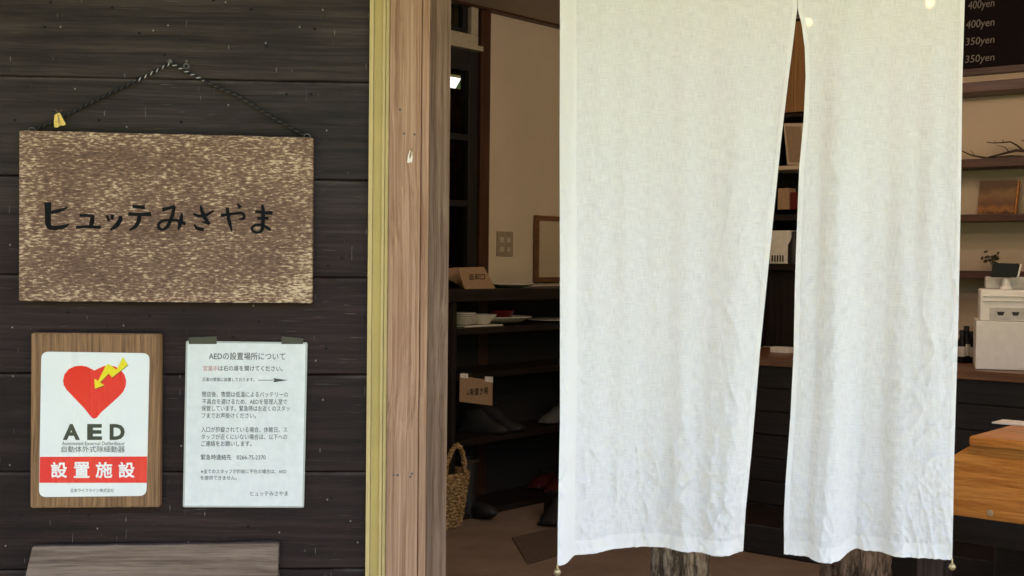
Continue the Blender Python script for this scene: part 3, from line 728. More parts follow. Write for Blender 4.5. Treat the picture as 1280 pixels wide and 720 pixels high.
# ------------------------------------------------------------------ door curtain
YC = .045
def interp(tab, t):
    for (a, va), (b, vb) in zip(tab, tab[1:]):
        if t <= b: 
            f = (t - a) / (b - a) if b > a else 0
            return va + (vb - va) * f
    return tab[-1][1]
def smooth_tab(tab, t, r=.02):
    return sum(interp(tab, t + r * k) for k in (-1, -.5, 0, .5, 1)) / 5
ZTOP = 1.93
nc = Thing('door_curtain', 'white linen split door curtain hanging in the open doorway', 'curtain', W, (wp(950, 700, YC)[0], YC, wp(950, 700, YC)[1]))
def panel(ledge, redge, hem, seed, nx, nz, hws):
    """edges are (y, x) tables, the hem an (x, y) table measured on the photograph; the hem's waves are folds towards and away from the viewer"""
    ymean = 690.0
    mb = MB(); bm = mb.bm; uvl = bm.loops.layers.uv.new('UVMap'); lay = bm.verts.layers.float.new('hem'); V = []; UV = []; HM = []
    for j in range(nz + 1):
        g = j / nz
        row = []; urow = []; hrow = []
        py = -200 + (ymean + 200) * g
        pl_, pr_ = interp(ledge, py), interp(redge, py)
        zbase = W.hit(950, py, YC)[1]
        for i in range(nx + 1):
            f = i / nx
            px = pl_ + (pr_ - pl_) * f
            x, z = W.hit(px, py, YC)
            hx = hem[0][0] + (hem[-1][0] - hem[0][0]) * f
            hy = smooth_tab(hem, hx, 3.0)
            amp = max(0, (g - .15) / .85) ** 1.6
            dy = -(hy - ymean) / 365 * 2.35 * amp
            low = max(0, (g - .25) / .75)
            P = Vector((x * 1.0, seed, z))
            dy += noise.noise(Vector((x * 8, seed * 3, z * .8))) * .030 * (.3 + low)
            dy += noise.noise(Vector((x * 22, seed, z * 1.0))) * .020 * (.55 + .85 * low)
            dy += noise.noise(Vector((x * 48 + z * 4, seed, z * 4))) * .0042 * (.15 + low)
            for kx_, kz_, sh, am, ex in ((30, 12, 6, .0075, .9), (26, 20, -14, .0065, 1.2), (60, 34, 18, .0036, 1.3), (75, 60, -30, .0024, 1.4)):
                rg = 1 - abs(noise.noise(Vector((x * kx_ + z * sh, seed + sh, z * kz_)))) * 2.2
                msk = max(0, min(1, .55 + 1.6 * noise.noise(Vector((x * 5 + sh, seed * 2, z * 4)))))
                dy -= max(rg, 0) ** 2 * am * low ** ex * msk
            dy += noise.noise(Vector((x * 120, seed, z * 70))) * .0011 * (.35 + low)
            d = min(f, 1 - f) * (pr_ - pl_)
            hw = hws[1] if f > .5 else hws[0]
            if (d < hw and hw < 10) or (1 - g) * 890 < 17: dy -= .0012
            if abs(d - hw) < 1.3 or abs((1 - g) * 890 - 17) < 1.3: dy += .0012
            x = W.hit(px, py, YC + dy)[0]
            row.append(bm.verts.new((x, YC + dy, z)))
            urow.append((x, z)); 
            hrow.append(1.0 if d < hw or (1 - g) * 890 < 17 else 0.0)
        V.append(row); UV.append(urow); HM.append(hrow)
    vals = {}
    for j in range(nz + 1):
        for i in range(nx + 1): vals[V[j][i]] = (UV[j][i], HM[j][i])
    for j in range(nz):
        for i in range(nx):
            fc = bm.faces.new([V[j][i], V[j + 1][i], V[j + 1][i + 1], V[j][i + 1]]); fc.smooth = True
            for lp in fc.loops: lp[uvl].uv = vals[lp.vert][0]
    for v, (u, h) in vals.items(): v[lay] = h
    tips = (V[-1][0].co.copy(), V[-1][-1].co.copy())
    return mb, tips
left_l = [(-200, 700.5), (0, 700), (180, 699.5), (360, 700), (520, 700), (640, 697.5), (690, 697)]
left_r = [(-200, 996.5), (10, 996.5), (40, 993), (100, 985.5), (180, 976), (260, 968), (340, 960), (440, 950), (560, 940), (640, 932), (690, 929)]
right_l = [(-200, 997), (10, 997), (30, 1002), (60, 1006), (95, 1007), (150, 1004.5), (210, 999), (300, 995.5), (360, 993.5), (440, 992), (520, 988), (600, 982), (640, 980), (690, 980)]
right_r = [(-200, 1208), (0, 1206), (100, 1203), (250, 1201), (400, 1198), (560, 1193), (690, 1190.5)]
hem_l = [(697, 703), (705, 702.5), (712, 700), (717, 693.5), (740, 691), (767, 688), (790, 683), (801, 681), (820, 680), (853, 686), (883, 692.5), (903, 693), (929, 687.5)]
hem_r = [(980, 688.6), (1006, 689), (1012, 690.5), (1016, 696), (1031, 699.6), (1050, 699), (1057, 690), (1070, 682.5), (1092, 686.6), (1118, 693), (1143, 698.4), (1170, 700), (1190.5, 700.8)]
tips = []
for args in ((left_l, left_r, hem_l, 3.0, 180, 480, (21, 6)), (right_l, right_r, hem_r, 11.0, 150, 480, (6, 6))):
    mb, tp_ = panel(*args); nc.part('curtain_panel', mb, M['linen']); tips.append(tp_)
mb = MB(); zr = W.hit(950, -180, YC)[1]
mb.tube([(X_DOOR0 - .02, YC + .012, zr), (X_DOOR1 + .02, YC + .012, zr)], .011, 10); nc.part('rod', mb, M['casing'], smooth=True)
for p in (tips[0][0], tips[1][1]):
    mb = MB(); mb.ball((p.x - .0, p.y, p.z - .0115), .0062, .0062, .0068, 14, 10); mb.tube([(p.x, p.y, p.z + .003), (p.x, p.y, p.z - .006)], .0016, 6)
    mb.tube([(p.x + .0064 * math.cos(k * .5236), p.y + .0064 * math.sin(k * .5236), p.z - .0125) for k in range(13)], .0008, 5)
    nc.part('bell', mb, M['brass'], smooth=True)

# ================================================================== ROOM BEHIND THE CURTAIN
DW = .33                                                   # depth of the shoe shelf
def lx(px, py=400, off=0.0): return L.hit(px, py, off)[0]
# left wall of the room
xl = L.hit(607, 250, DW)[0]
Q = K.world((0, .9, 0)); rel = Q - L.o
# corner of the two back walls in the frame of the shelf
XC = rel.dot(L.x) 
mb = MB(); mb.box(xl, XC, DW, DW + .1, 0, 2.655)
single('plaster_wall', mb, M['plaster'], L, (xl, DW, 0), 'warm plain plaster wall above the shoe shelf with a switch plate', 'wall')
# post and beam at the plaster's left edge
zbeam = L.hit(640, 11, DW - .06)[1]
mb = MB(); xp0 = L.hit(598, 250, DW - .02)[0]; mb.box(xp0, xl - .003, DW - .03, DW + .12, 0, 2.65, .003)
single('timber_post', mb, M['redwood'], L, (xp0, DW, 0), 'red brown timber post between plaster wall and black glazed door', 'post')
mb = MB(); zb = L.hit(612, 13, DW - .05)[1]
mb.box(xp0 - 1.2, XC, DW - .06, DW - .002, zb, zb + .30, .003)
single('ceiling_beam', mb, M['redwood'], L, (xp0, DW, zb), 'dark red brown beam along the top of the plaster wall', 'beam')
# window and glazed door left of the post
wz0 = L.hit(575, 55, DW)[1]
xw1 = L.hit(592, 40, DW)[0]; xw0 = L.hit(540, 40, DW)[0]
win = Thing('window', 'cream painted window frame high up above the black glazed door', 'window', L, (xw1 - .2, DW, wz0))
mb = MB(); fw = .055
mb.box(xw0 - .3, xw1, DW - .035, DW + .03, wz0, wz0 + fw, .004); mb.box(xw1 - fw, xw1, DW - .034, DW + .03, wz0 + fw + .001, wz0 + .9, .004)
mb.box(xw0 - .3, xw1 + .02, DW - .055, DW + .01, wz0 - .028, wz0 - .002, .003)
win.part('frame', mb, M['cream'])
mb = MB(); mb.box(xw1 - fw - .045, xw1 - fw - .003, DW - .012, DW + .02, wz0 + fw + .02, wz0 + .9, .003); mb.box(xw0 - .3, xw1 - fw - .003, DW - .011, DW + .02, wz0 + fw + .002, wz0 + fw + .03, .003)
sash = win.part('sash', mb, M['blackframe'])
mb = MB(); mb.box(xw0 - .3, xw1 - fw - .047, DW + .003, DW + .008, wz0 + fw + .032, wz0 + .9); win.part('pane', mb, M['glass'], sash)
gd = Thing('glazed_door', 'black framed glazed inner door beside the red brown post', 'door', L, (xp0 - .3, DW, 0))
zd = L.hit(575, 88, DW)[1]
mb = MB()
mb.box(xp0 - .085, xp0 - .012, DW - .02, DW + .04, 0, wz0 - .03, .003)
mb.box(xp0 - .9, xp0 - .087, DW - .02, DW + .04, zd, wz0 - .03, .003)
mb.box(xp0 - .9, xp0 - .087, DW - .019, DW + .04, 0, .9, .003)
for py in (171, 254):
    z = L.hit(570, py, DW)[1]; mb.box(xp0 - .9, xp0 - .087, DW - .016, DW + .03, z - .016, z + .016, .002)
dfr = gd.part('frame', mb, M['blackframe'])
mb = MB(); mb.box(xp0 - .9, xp0 - .088, DW + .004, DW + .009, .9, zd); gd.part('pane', mb, M['glass'], dfr)
# back room seen through that door: panelled wall with a small opening to the sky
mb = MB(); za, zb_ = L.hit(566, 110, DW + .75)[1], L.hit(566, 93, DW + .75)[1]
mb.box(xl - 3.2, XC + .5, DW + .75, DW + .83, 0, za); mb.box(xl - 3.2, XC + .5, DW + .75, DW + .83, zb_, 2.655)
for k in range(24):
    x = xl - 2.4 + k * .13; mb.box(x, x + .012, DW + .742, DW + .751, 0, za - .002)
single('panelled_wall', mb, M['honey'], L, (xl, DW + .75, 0), 'brown panelled wall of the back room seen through the glazed door', 'wall')
mb = MB(); mb.box(xl - 3.2, xp0 - .9, DW, DW + .1, 0, 2.655); 
single('plaster_wall', mb, M['plaster'], L, (xl - 2, DW, 0), 'plaster wall of the room hidden behind the door post', 'wall')
# switch plate and leaning frame
sx0, sz1 = L.hit(620.5, 289, DW); sx1, sz0 = L.hit(640, 320.5, DW)
sw = Thing('switch_plate', 'small beige outlet plate on the plaster wall above the shoe shelf', 'switch', L, ((sx0 + sx1) / 2, DW, sz0))
mb = MB(); mb.box(sx0, sx1, DW - .008, DW - .0005, sz0, sz1, .003); pt = sw.part('cover', mb, M['switch'])
dx, dz = (sx1 - sx0), (sz1 - sz0)
for a, b in ((.28, .66), (.70, .66), (.28, .28), (.70, .28)):
    mb = MB(); mb.box(sx0 + dx * (a - .13), sx0 + dx * (a + .13), DW - .011, DW - .0075, sz0 + dz * (b - .1), sz0 + dz * (b + .1), .002); sw.part('key', mb, M['key'])
fx0, fz1 = L.hit(671, 269, DW - .03); fx1, fz0 = L.hit(735, 352, DW - .03)
pf = Thing('picture_frame', 'thin brown frame with pale sheet leaning on the plaster wall', 'picture frame', L, ((fx0 + fx1) / 2, DW - .03, fz0))
mb = MB(); fw = .028
mb.box(fx0, fx0 + fw, DW - .03, DW - .008, fz0, fz1, .003); mb.box(fx1 - fw, fx1, DW - .03, DW - .008, fz0, fz1, .003)
mb.box(fx0 + fw, fx1 - fw, DW - .029, DW - .008, fz0, fz0 + fw, .003); mb.box(fx0 + fw, fx1 - fw, DW - .029, DW - .008, fz1 - fw, fz1, .003)
pf.part('frame', mb, M['counter'])
mb = MB(); mb.box(fx0 + fw, fx1 - fw, DW - .018, DW - .010, fz0 + fw, fz1 - fw); pf.part('picture', mb, M['plaster_r'])

# shoe shelf
SZ = {k: L.hit(630, y, 0)[1] for k, y in (('a', 361), ('b', 408), ('c', 463), ('d', 543), ('e', 632))}
sxa, sxb = lx(566), XC - .02
sh = Thing('shoe_shelf', 'long dark wooden shoe shelf with open boards along the plaster wall', 'shelf', L, ((sxa + sxb) / 2, DW / 2, 0))
for k, th in (('a', .06), ('b', .032), ('c', .03), ('d', .03), ('e', .05)):
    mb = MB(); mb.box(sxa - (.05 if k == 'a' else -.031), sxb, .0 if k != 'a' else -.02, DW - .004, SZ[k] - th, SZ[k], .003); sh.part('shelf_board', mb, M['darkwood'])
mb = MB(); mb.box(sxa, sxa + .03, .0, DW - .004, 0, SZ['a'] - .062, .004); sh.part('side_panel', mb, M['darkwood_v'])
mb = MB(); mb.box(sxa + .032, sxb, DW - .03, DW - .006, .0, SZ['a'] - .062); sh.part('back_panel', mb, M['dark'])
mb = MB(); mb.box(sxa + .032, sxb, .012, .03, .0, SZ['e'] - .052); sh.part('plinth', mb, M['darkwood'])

def plate_prof(r, h): return [(r * .55, 0), (r * .62, .004), (r * .85, h * .6), (r, h), (r * .985, h + .003), (r * .83, h * .62 + .004), (r * .58, .008), (.001, .007)]
def lathe_thing(name, label, cat, prof, px, py, fr, off, z, mat, group=None, sx=1.0):
    x = fr.hit(px, py, off)[0]
    mb = MB(); mb.lathe(prof, (x, off, z), 40); return single(name, mb, mat, fr, (x, off, z), label, cat, group, smooth=True)
lathe_thing('plate', 'white plate on the top of the shoe shelf beside the cardboard sign', 'plate', plate_prof(.135, .02), 637, 350, L, .13, SZ['a'] + .001, M['china'])
lathe_thing('plate', 'large white plate holding the red bowl on the second shelf', 'plate', plate_prof(.155, .03), 629, 398, L, .13, SZ['b'] + .012, M['china'])
lathe_thing('plate', 'flat white plate half hidden behind the curtain edge on the shelf', 'plate', plate_prof(.15, .014), 690, 398, L, .14, SZ['b'] + .001, M['china'])
lathe_thing('bowl', 'dark red lacquer bowl sitting on the large white plate', 'bowl', [(.03, 0), (.032, .006), (.055, .02), (.066, .055), (.063, .055), (.05, .02), (.001, .012)], 627, 392, L, .13, SZ['b'] + .022, M['lacquer'])
x = L.hit(596, 408, .09)[0]
mb = MB(); mb.box(x - .16, x + .14, .03, .20, SZ['b'] + .001, SZ['b'] + .009, .003)
single('tray', mb, M['china'], L, (x, .1, SZ['b']), 'flat white tray under the stacked dishes on the second shelf', 'tray')
lathe_thing('bowl', 'white square edged bowl on the tray beside the stacked saucers', 'bowl', [(.035, 0), (.04, .004), (.075, .045), (.078, .052), (.074, .052), (.04, .012), (.001, .01)], 602, 402, L, .09, SZ['b'] + .0095, M['china'])
for k in range(6):
    lathe_thing('saucer', 'small white saucer in the stack at the shelf end', 'saucer', plate_prof(.062, .012), 580, 402, L, .09, SZ['b'] + .0095 + k * .0098, M['china'], 'stacked white saucers')

# cardboard signs
def card(name, label, cat, px, fr, off, poly_px, thick, words_, box, tilt=0.0):
    P = [fr.hit(a, b, off) for a, b in poly_px]; xs = [p[0] for p in P]; zz = [p[1] for p in P]
    b0 = (sum(xs) / len(xs), off, min(zz))
    t = Thing(name, label, cat, fr, b0)
    mb = MB(); mb.prism(P, off, off + thick, .0006); c_ = t.part('card', mb, M['card'])
    mb = MB(); text_px(mb, words_, fr, *box, off - .0006, bold=.01); t.part('lettering', mb, M['ink'], c_)
    return t
t = card('cardboard_sign', 'folded cardboard sign standing on top of the shoe shelf', 'sign', 0, L, -.005, [(581, 361.5), (619.5, 360.5), (605, 333.5), (572, 334.5)], .004, '返却口', (586, 342, 606, 350))
P = [L.hit(a, b, .0) for a, b in ((562, 359), (573, 346), (581, 361))]
mb = MB(); mb.prism([L.hit(562, 350, .12), L.hit(580, 361, .12), L.hit(572, 334, .12), L.hit(556, 336, .12)], .118, .122)
t.part('rear_leaf', mb, M['card'])
t = card('cardboard_sign', 'taped cardboard sign hanging from the third board of the shoe shelf', 'sign', 0, L, -.006, [(574.5, 502), (615.5, 507), (616, 476), (575, 469.5)], .004, '↓靴置き場', (583, 485, 610, 494))
for l, r, a, b in ((575, 585, 468.5, 472), (606, 616, 472.5, 477)):
    mb = MB(); mb.prism([L.hit(l, b, -.006), L.hit(r, b + 1, -.006), L.hit(r, a - 1.5, -.006), L.hit(l, a - 2, -.006)], -.0072, -.0066); t.part('tape', mb, M['paper'])

# basket
bx = L.on(548, 657, 0.0)
BC = (bx[0], bx[1])
def basket():
    mb = MB(); n, m = 120, 66; H = .27; rings = []
    for j in range(m + 1):
        z = H * j / m; r0 = .105 + .042 * (j / m) ** .8
        row_ = z / H * 15; rr = []
        for k in range(n):
            a = 2 * math.pi * k / n
            r = r0 + .006 * abs(math.sin(row_ * math.pi)) * (1 + .8 * math.sin(a * 26 + (int(row_) % 2) * math.pi)) + .002 * noise.noise(Vector((a * 9, row_ * 3, 0)))
            rr.append(mb.bm.verts.new((BC[0] + r * math.cos(a), BC[1] + r * math.sin(a), z + .004 * math.sin(a * 13 + int(row_)))))
        rings.append(rr)
    for j in range(m):
        for k in range(n): mb.bm.faces.new([rings[j][k], rings[j][(k + 1) % n], rings[j + 1][(k + 1) % n], rings[j + 1][k]])
    mb.bm.faces.new(rings[0][::-1])
    inner = [[mb.bm.verts.new((BC[0] + r * math.cos(2 * math.pi * k / n), BC[1] + r * math.sin(2 * math.pi * k / n), z)) for k in range(n)] for r, z in ((.142, H + .003), (.134, H - .01), (.10, .02))]
    lay_ = [rings[-1]] + inner
    for j in range(3):
        for k in range(n): mb.bm.faces.new([lay_[j][k], lay_[j][(k + 1) % n], lay_[j + 1][(k + 1) % n], lay_[j + 1][k]])
    mb.bm.faces.new(inner[-1])
    return mb
bk = Thing('basket', 'tall woven rush basket with a looped handle beside the shoe shelf', 'basket', L, (BC[0], BC[1], 0))
bk.part('body', basket(), M['basket'], smooth=True)
for s_ in (0, 1):
    mb = MB(); a0 = R(258) if s_ == 0 else R(78)
    P = []
    for k in range(25):
        f = k / 24; a = a0 + (f - .5) * .85
        P.append((BC[0] + .148 * math.cos(a), BC[1] + .148 * math.sin(a), .25 + .16 * math.sin(f * math.pi) ** .6))
    mb.tube(P, [.013 + .0025 * math.sin(k * 2.1) for k in range(25)], 9)
    bk.part('handle', mb, M['basket'], smooth=True)

# shoes and boots
def shoe(name, label, fr, pos, rot, mat, group=None, s=1.0, high=0.09):
    f = Frame((0, 0), 0)
    mb = MB(); prof = [(-.13, .042, .05), (-.10, .05, high), (-.05, .046, high), (0, .045, high * .75), (.05, .050, .06), (.10, .047, .048), (.135, .03, .03)]
    rings = []
    for x, wd, h in prof:
        rings.append([mb.bm.verts.new((x, wd * math.cos(a), .012 + (h - .012) * max(0, math.sin(a)) ** .7)) for a in [k * math.pi / 8 for k in range(9)]])
    for i in range(len(rings) - 1):
        for k in range(8): mb.bm.faces.new([rings[i][k], rings[i + 1][k], rings[i + 1][k + 1], rings[i][k + 1]])
    mb.bm.faces.new(rings[0]); mb.bm.faces.new(rings[-1][::-1]); mb.bm.faces.new([r[0] for r in rings][::-1] + [r[-1] for r in rings])
    bmesh.ops.recalc_face_normals(mb.bm, faces=mb.bm.faces)
    t = Thing(name, label, 'shoe', f, (0, 0, 0), group)
    up = t.part('upper', mb, mat, smooth=True)
    mb = MB(); mb.prism([(-.135, 0), (.10, 0), (.14, .012), (.13, .018), (-.138, .018)], -.046, .046, .004); t.part('sole', mb, M['black'])
    mb = MB(); mb.ball((-.06, 0, high - .004), .045, .03, .008, 12, 8); t.part('opening', mb, M['dark'], up)
    t.o.location = fr.world(pos); t.o.rotation_euler = (0, 0, fr.ang + rot); t.o.scale = (s, s, s)
    return t
def lpos(px, py, z, off): return (L.hit(px, py, off)[0], off, z)
shoe('shoe', 'black shoe on the lower shelf just under the cardboard sign', L, lpos(607, 530, SZ['d'] + .001, .12), R(-75), M['black'], high=.14)
shoe('shoe', 'black shoe on the lower shelf right of its pair', L, lpos(626, 526, SZ['d'] + .001, .12), R(-80), M['black'], high=.14)
shoe('shoe', 'grey canvas shoe at the curtain edge on the lower shelf', L, lpos(693, 512, SZ['d'] + .001, .10), R(190), M['greyshoe'], high=.10)
shoe('shoe', 'dark red shoe on the bottom board nearest the curtain', L, lpos(696, 604, SZ['e'] + .001, .06), R(200), M['redshoe'], high=.08)
shoe('shoe', 'dark red shoe on the bottom board behind its pair', L, lpos(678, 606, SZ['e'] + .001, .2), R(195), M['redshoe'], high=.08)
bp = L.on(696, 652, 0.0)
shoe('shoe', 'black shoe on the floor half behind the curtain edge', L, (bp[0], bp[1], .001), R(200), M['black'], s=1.15, high=.12)
bt = L.on(584, 646, 0.0)
t = Thing('rubber_boot', 'black rubber boot standing between the basket and the shelf', 'boot', L, (bt[0], bt[1], 0))
mb = MB(); mb.lathe([(.05, .0), (.055, .03), (.047, .09), (.05, .2), (.056, .30), (.052, .30), (.045, .2)], (bt[0], bt[1], 0), 20); mb.ball((bt[0] + .02, bt[1] - .07, .04), .048, .11, .042)
t.part('shaft', mb, M['black'], smooth=True)
mb = MB(); mb.tube([(bt[0] + .057 * math.cos(k * .3142), bt[1] + .057 * math.sin(k * .3142), .285) for k in range(21)], .004, 6); t.part('rim', mb, M['redwood'])
mp = [L.on(*q, 0.004) for q in ((640, 672), (760, 645), (790, 668), (660, 705))]
mb = MB(); b_ = mb.bm
vs = [b_.verts.new((p[0], p[1], .006)) for p in mp]; f_ = b_.faces.new(vs)
if f_.calc_area() and (f_.normal_update() or f_.normal.z < 0): f_.normal_flip()
r_ = bmesh.ops.extrude_face_region(b_, geom=[f_])
for e in r_['geom']:
    if isinstance(e, bmesh.types.BMVert): e.co.z = .001
bmesh.ops.recalc_face_normals(b_, faces=b_.faces)
single('door_mat', mb, M['mat'], L, (mp[0][0], mp[0][1], .001), 'dark flat mat on the brown floor in front of the shoe shelf', 'mat')

# ------------------------------------------------------------------ right hand back wall with shelves
WD = .9
lft = (L.world((XC, 0, 0)) - K.o).dot(K.x)
mb = MB(); mb.box(lft - 1.2, 5.5, WD, WD + .1, 0, 2.655)
single('plaster_wall', mb, M['plaster_r'], K, (0, WD, 0), 'cream plaster wall behind the counter carrying brown shelves', 'wall')
ksx = K.hit(1150, 200, WD)[0]
for py, th, nm in ((107, .05, 'brown wall shelf just below the black menu board, empty'), (203, .042, 'brown wall shelf carrying the dry branches'), (272, .035, 'brown wall shelf carrying the small painting'), (344, .04, 'brown wall shelf with a tiny dried plant behind the till')):
    z = K.hit(1243, py, WD - .2)[1]
    mb = MB(); mb.box(ksx, 2.2, WD - .20, WD - .002, z - th / 2, z + th / 2, .003)
    single('wall_shelf', mb, M['shelfwood'], K, (1, WD, z), nm, 'shelf', 'brown shelves on the wall behind the counter')
mz0 = K.hit(1243, 92, WD - .03)[1]; mz1 = mz0 + .8
mx0 = K.hit(1130, 50, WD - .03)[0]
mn = Thing('menu_board', 'black menu board with pale yen prices at the top right corner', 'menu board', K, (mx0 + .6, WD - .03, mz0))
mb = MB(); mb.box(mx0, mx0 + 1.3, WD - .035, WD - .004, mz0 + .035, mz1, .002); bd = mn.part('panel', mb, M['board'])
mb = MB(); mb.box(mx0 - .03, mx0 + 1.33, WD - .045, WD - .003, mz0, mz0 + .033, .002); mn.part('frame', mb, M['shelfwood'])
mb = MB()
for s_, l, t_, r, b in (('400yen', 1210, 0, 1243, 13), ('400yen', 1207.5, 24, 1243, 37), ('350yen', 1207, 46, 1243, 58), ('350yen', 1206.5, 68, 1243, 80)):
    mb = MB(); text_px(mb, s_, K, l, t_, r, b, WD - .036, shear=.12); mn.part('price', mb, M['chalk'], bd)
# small painting
def kpt(px, py, off): return K.hit(px, py, off)
off = WD - .08
t = NT('painted panel'); o_ = t.obj(); v = t.noise(t.mapped(o_, (12, 1, 14)), 1.0, 5, .65, .5)
zf = t.math('ADD', t.math('MULTIPLY', t.n('SeparateXYZ', {0: o_}).outputs[2], 5.0), t.math('MULTIPLY', v, .55))
t.pbr(t.ramp(zf, [(.30, (.07, .022, .012)), (.42, (.32, .13, .03)), (.56, (.14, .055, .025)), (.80, (.22, .12, .05)), (1.0, (.10, .05, .022))]), .6, t.bump(v, .3, .003))
M['painting'] = t.m
pa = Thing('painting', 'small square amber brown landscape panel standing on a wall shelf', 'painting', K, (kpt(1245, 270, off)[0], off, kpt(1245, 270, off)[1]))
mb = MB(); mb.prism([kpt(1221, 270, off), kpt(1267, 270, off), kpt(1272, 225.5, off), kpt(1225, 226, off)], off, off + .03, .002); pa.part('canvas', mb, M['painting'])
mb = MB(); mb.prism([kpt(1267.3, 270, off), kpt(1269, 270, off), kpt(1274, 226, off), kpt(1272.3, 226, off)], off + .002, off + .03); pa.part('edge', mb, M['honey'])
# branches
off = WD - .1
def twig(mb, pts, r0, r1):
    P = [(kpt(a, b, off)[0], off + noise.noise(Vector((a * .3, b, 0))) * .03, kpt(a, b, off)[1]) for a, b in pts]
    mb.tube(P, [r0 + (r1 - r0) * i / (len(P) - 1) for i in range(len(P))], 6)
mb = MB()
twig(mb, [(1310, 186), (1292, 190), (1270, 188), (1252, 193), (1236, 197)], .009, .004); twig(mb, [(1300, 197), (1262, 196), (1236, 198), (1224, 196), (1214, 194), (1203, 189)], .008, .003)
twig(mb, [(1280, 189), (1272, 182), (1264, 177.5), (1254, 178), (1244, 179), (1234, 178)], .005, .002); twig(mb, [(1254, 178), (1253, 174)], .002, .001); twig(mb, [(1245, 179), (1243, 176)], .002, .001)
twig(mb, [(1262, 190), (1256, 184), (1246, 181.5)], .003, .001); twig(mb, [(1218, 195), (1214, 188)], .002, .001); twig(mb, [(1296, 186), (1286, 178), (1277, 175)], .004, .002)
single('dry_branch', mb, M['twig'], K, (kpt(1250, 198, off)[0], off, kpt(1250, 198, off)[1]), 'bare dark branching twigs lying along a wall shelf', 'branch', smooth=True)
mb = MB(); ms = MB(); off = WD - .12
for k in range(34):
    a, b = random.gauss(1240, 6), random.gauss(322, 3.5); x, z = kpt(a, b, off); an = random.random() * 6
    q = [(x + math.cos(an + d) * s_ * .014, off + random.uniform(-.02, .02), z + math.sin(an + d) * s_ * .010) for d, s_ in ((0, 1), (1.4, .5), (3.1, 1), (4.7, .5))]
    mb.quad(q)
dp = Thing('dried_plant', 'tiny dried sprig of leaves on the wall shelf above the till', 'plant', K, (kpt(1240, 340, off)[0], off, kpt(1240, 340, off)[1]))
dp.part('foliage', mb, M['tinyleaf'])
for a, b in ((1232, 322), (1240, 319), (1248, 318)): twig(ms, [(1241, 339), (1240, 330), (a, b)], .003, .0015)
dp.part('stem', ms, M['twig'])

# ------------------------------------------------------------------ counter
CZ = .85
ct = Thing('counter', 'long dark wooden service counter with a brown top', 'counter', K, (0, .3, 0))
mb = MB(); mb.box(lft + .2, 3.6, -.03, .62, CZ - .04, CZ, .004); ct.part('counter_top', mb, M['counter'])
mb = MB(); mb.box(lft + .25, 3.6, .02, .58, .0, CZ - .042)
for k in range(7): mb.box(lft + .25, 3.6, .006, .021, .03 + k * .112, .03 + k * .112 + .108, .004)
ct.part('front', mb, M['darkwood'])
mb = MB(); mb.box(lft + .25, 3.6, -.42, -.002, .001, .13, .006)
single('floor_step', mb, M['darkwood'], K, (1, -.2, 0), 'low dark wooden step running along the foot of the counter', 'step')
# shelf unit seen through the slit of the curtain, standing on the counter
def kx(px, py=250, off=.55): return K.hit(px, py, off)[0]
so = .62
ux0, ux1 = K.hit(952, 250, so)[0], K.hit(1030, 250, so)[0]
uz = lambda py: K.hit(985, py, so)[1]
un = Thing('open_shelf_unit', 'dark open shelf unit with tan doors seen through the curtain slit', 'shelf', K, ((ux0 + ux1) / 2, so + .14, CZ))
mb = MB(); mb.box(ux0 - .02, ux0, so, WD - .003, CZ + .001, 2.64, .002); mb.box(ux1, ux1 + .02, so, WD - .003, CZ + .001, 2.64, .002); mb.box(ux0, ux1, WD - .02, WD - .003, CZ + .001, 2.64); un.part('carcass', mb, M['darkwood_v'])
mb = MB(); mb.box(ux0 + .001, ux1 - .001, so + .002, WD - .021, uz(146), uz(142)); un.part('shelf_board', mb, M['darkwood'])
mb = MB(); mb.box(ux0 + .001, ux1 - .001, so + .002, WD - .021, uz(212), uz(207), .002); un.part('shelf_board', mb, M['plaster_r'], label='pale shelf board')
mb = MB(); mb.box(ux0 + .001, ux1 - .001, so + .002, WD - .021, uz(275), uz(268), .002); un.part('shelf_board', mb, M['darkwood'])
mb = MB(); mb.box(ux0 + .001, ux1 - .001, so + .002, WD - .021, uz(338), uz(330), .002); un.part('shelf_board', mb, M['darkwood'])
mb = MB(); mb.box(ux0 + .001, ux1 - .001, so + .06, WD - .022, CZ + .003, uz(339)); un.part('lower_panel', mb, M['darkwood_v'])
xm = K.hit(994, 90, so)[0]
for a, b in ((ux0, xm - .002), (xm + .002, ux1)):
    mb = MB(); mb.box(a, b, so - .018, so + .0, uz(141), uz(29), .002); un.part('door', mb, M['cabinet'])
def kbox(name, label, cat, l, t_, r, b, off, depth, mat, rot=0.0, bev=.002):
    x0, z0 = K.hit(l, b, off); x1, z1 = K.hit(r, t_, off)
    mb = MB(); mb.box(x0, x1, off, off + depth, z0, z1, bev)
    o = single(name, mb, mat, K, ((x0 + x1) / 2, off, z0), label, cat); o.rotation_euler.rotate_axis('Y', rot); return o
x0, z0 = K.hit(981, 206.5, so + .05)
fr2 = Thing('picture_frame', 'brown picture frame tilted on the shelf seen through the curtain slit', 'picture frame', K, (x0 + .08, so + .05, z0))
P = [K.hit(*q, so + .05) for q in ((984, 206), (1008, 206), (1003, 154), (979, 154))]
mb = MB(); mb.prism(P, so + .05, so + .065, .002); fr2.part('frame', mb, M['plaster_r'])
P = [K.hit(*q, so + .049) for q in ((987, 203), (1006, 203), (1001, 158), (982, 158))]
mb = MB(); mb.prism(P, so + .046, so + .0495); fr2.part('picture', mb, M['tanbook'])
kbox('carton', 'tan carton on the middle shelf behind the curtain slit', 'carton', 972, 235, 986, 262, so + .05, .08, M['card'])
kbox('tin_box', 'small dark tin beside the tan carton in the curtain slit', 'tin', 987.5, 240, 1000, 262, so + .06, .06, M['lacquer'])
cz = K.hit(975, 330, so + .04)[1]
bxo = Thing('drinks_carton', 'white printed carton on the lower shelf behind the curtain slit', 'carton', K, (K.hit(975, 330, so + .04)[0], so + .04, cz))
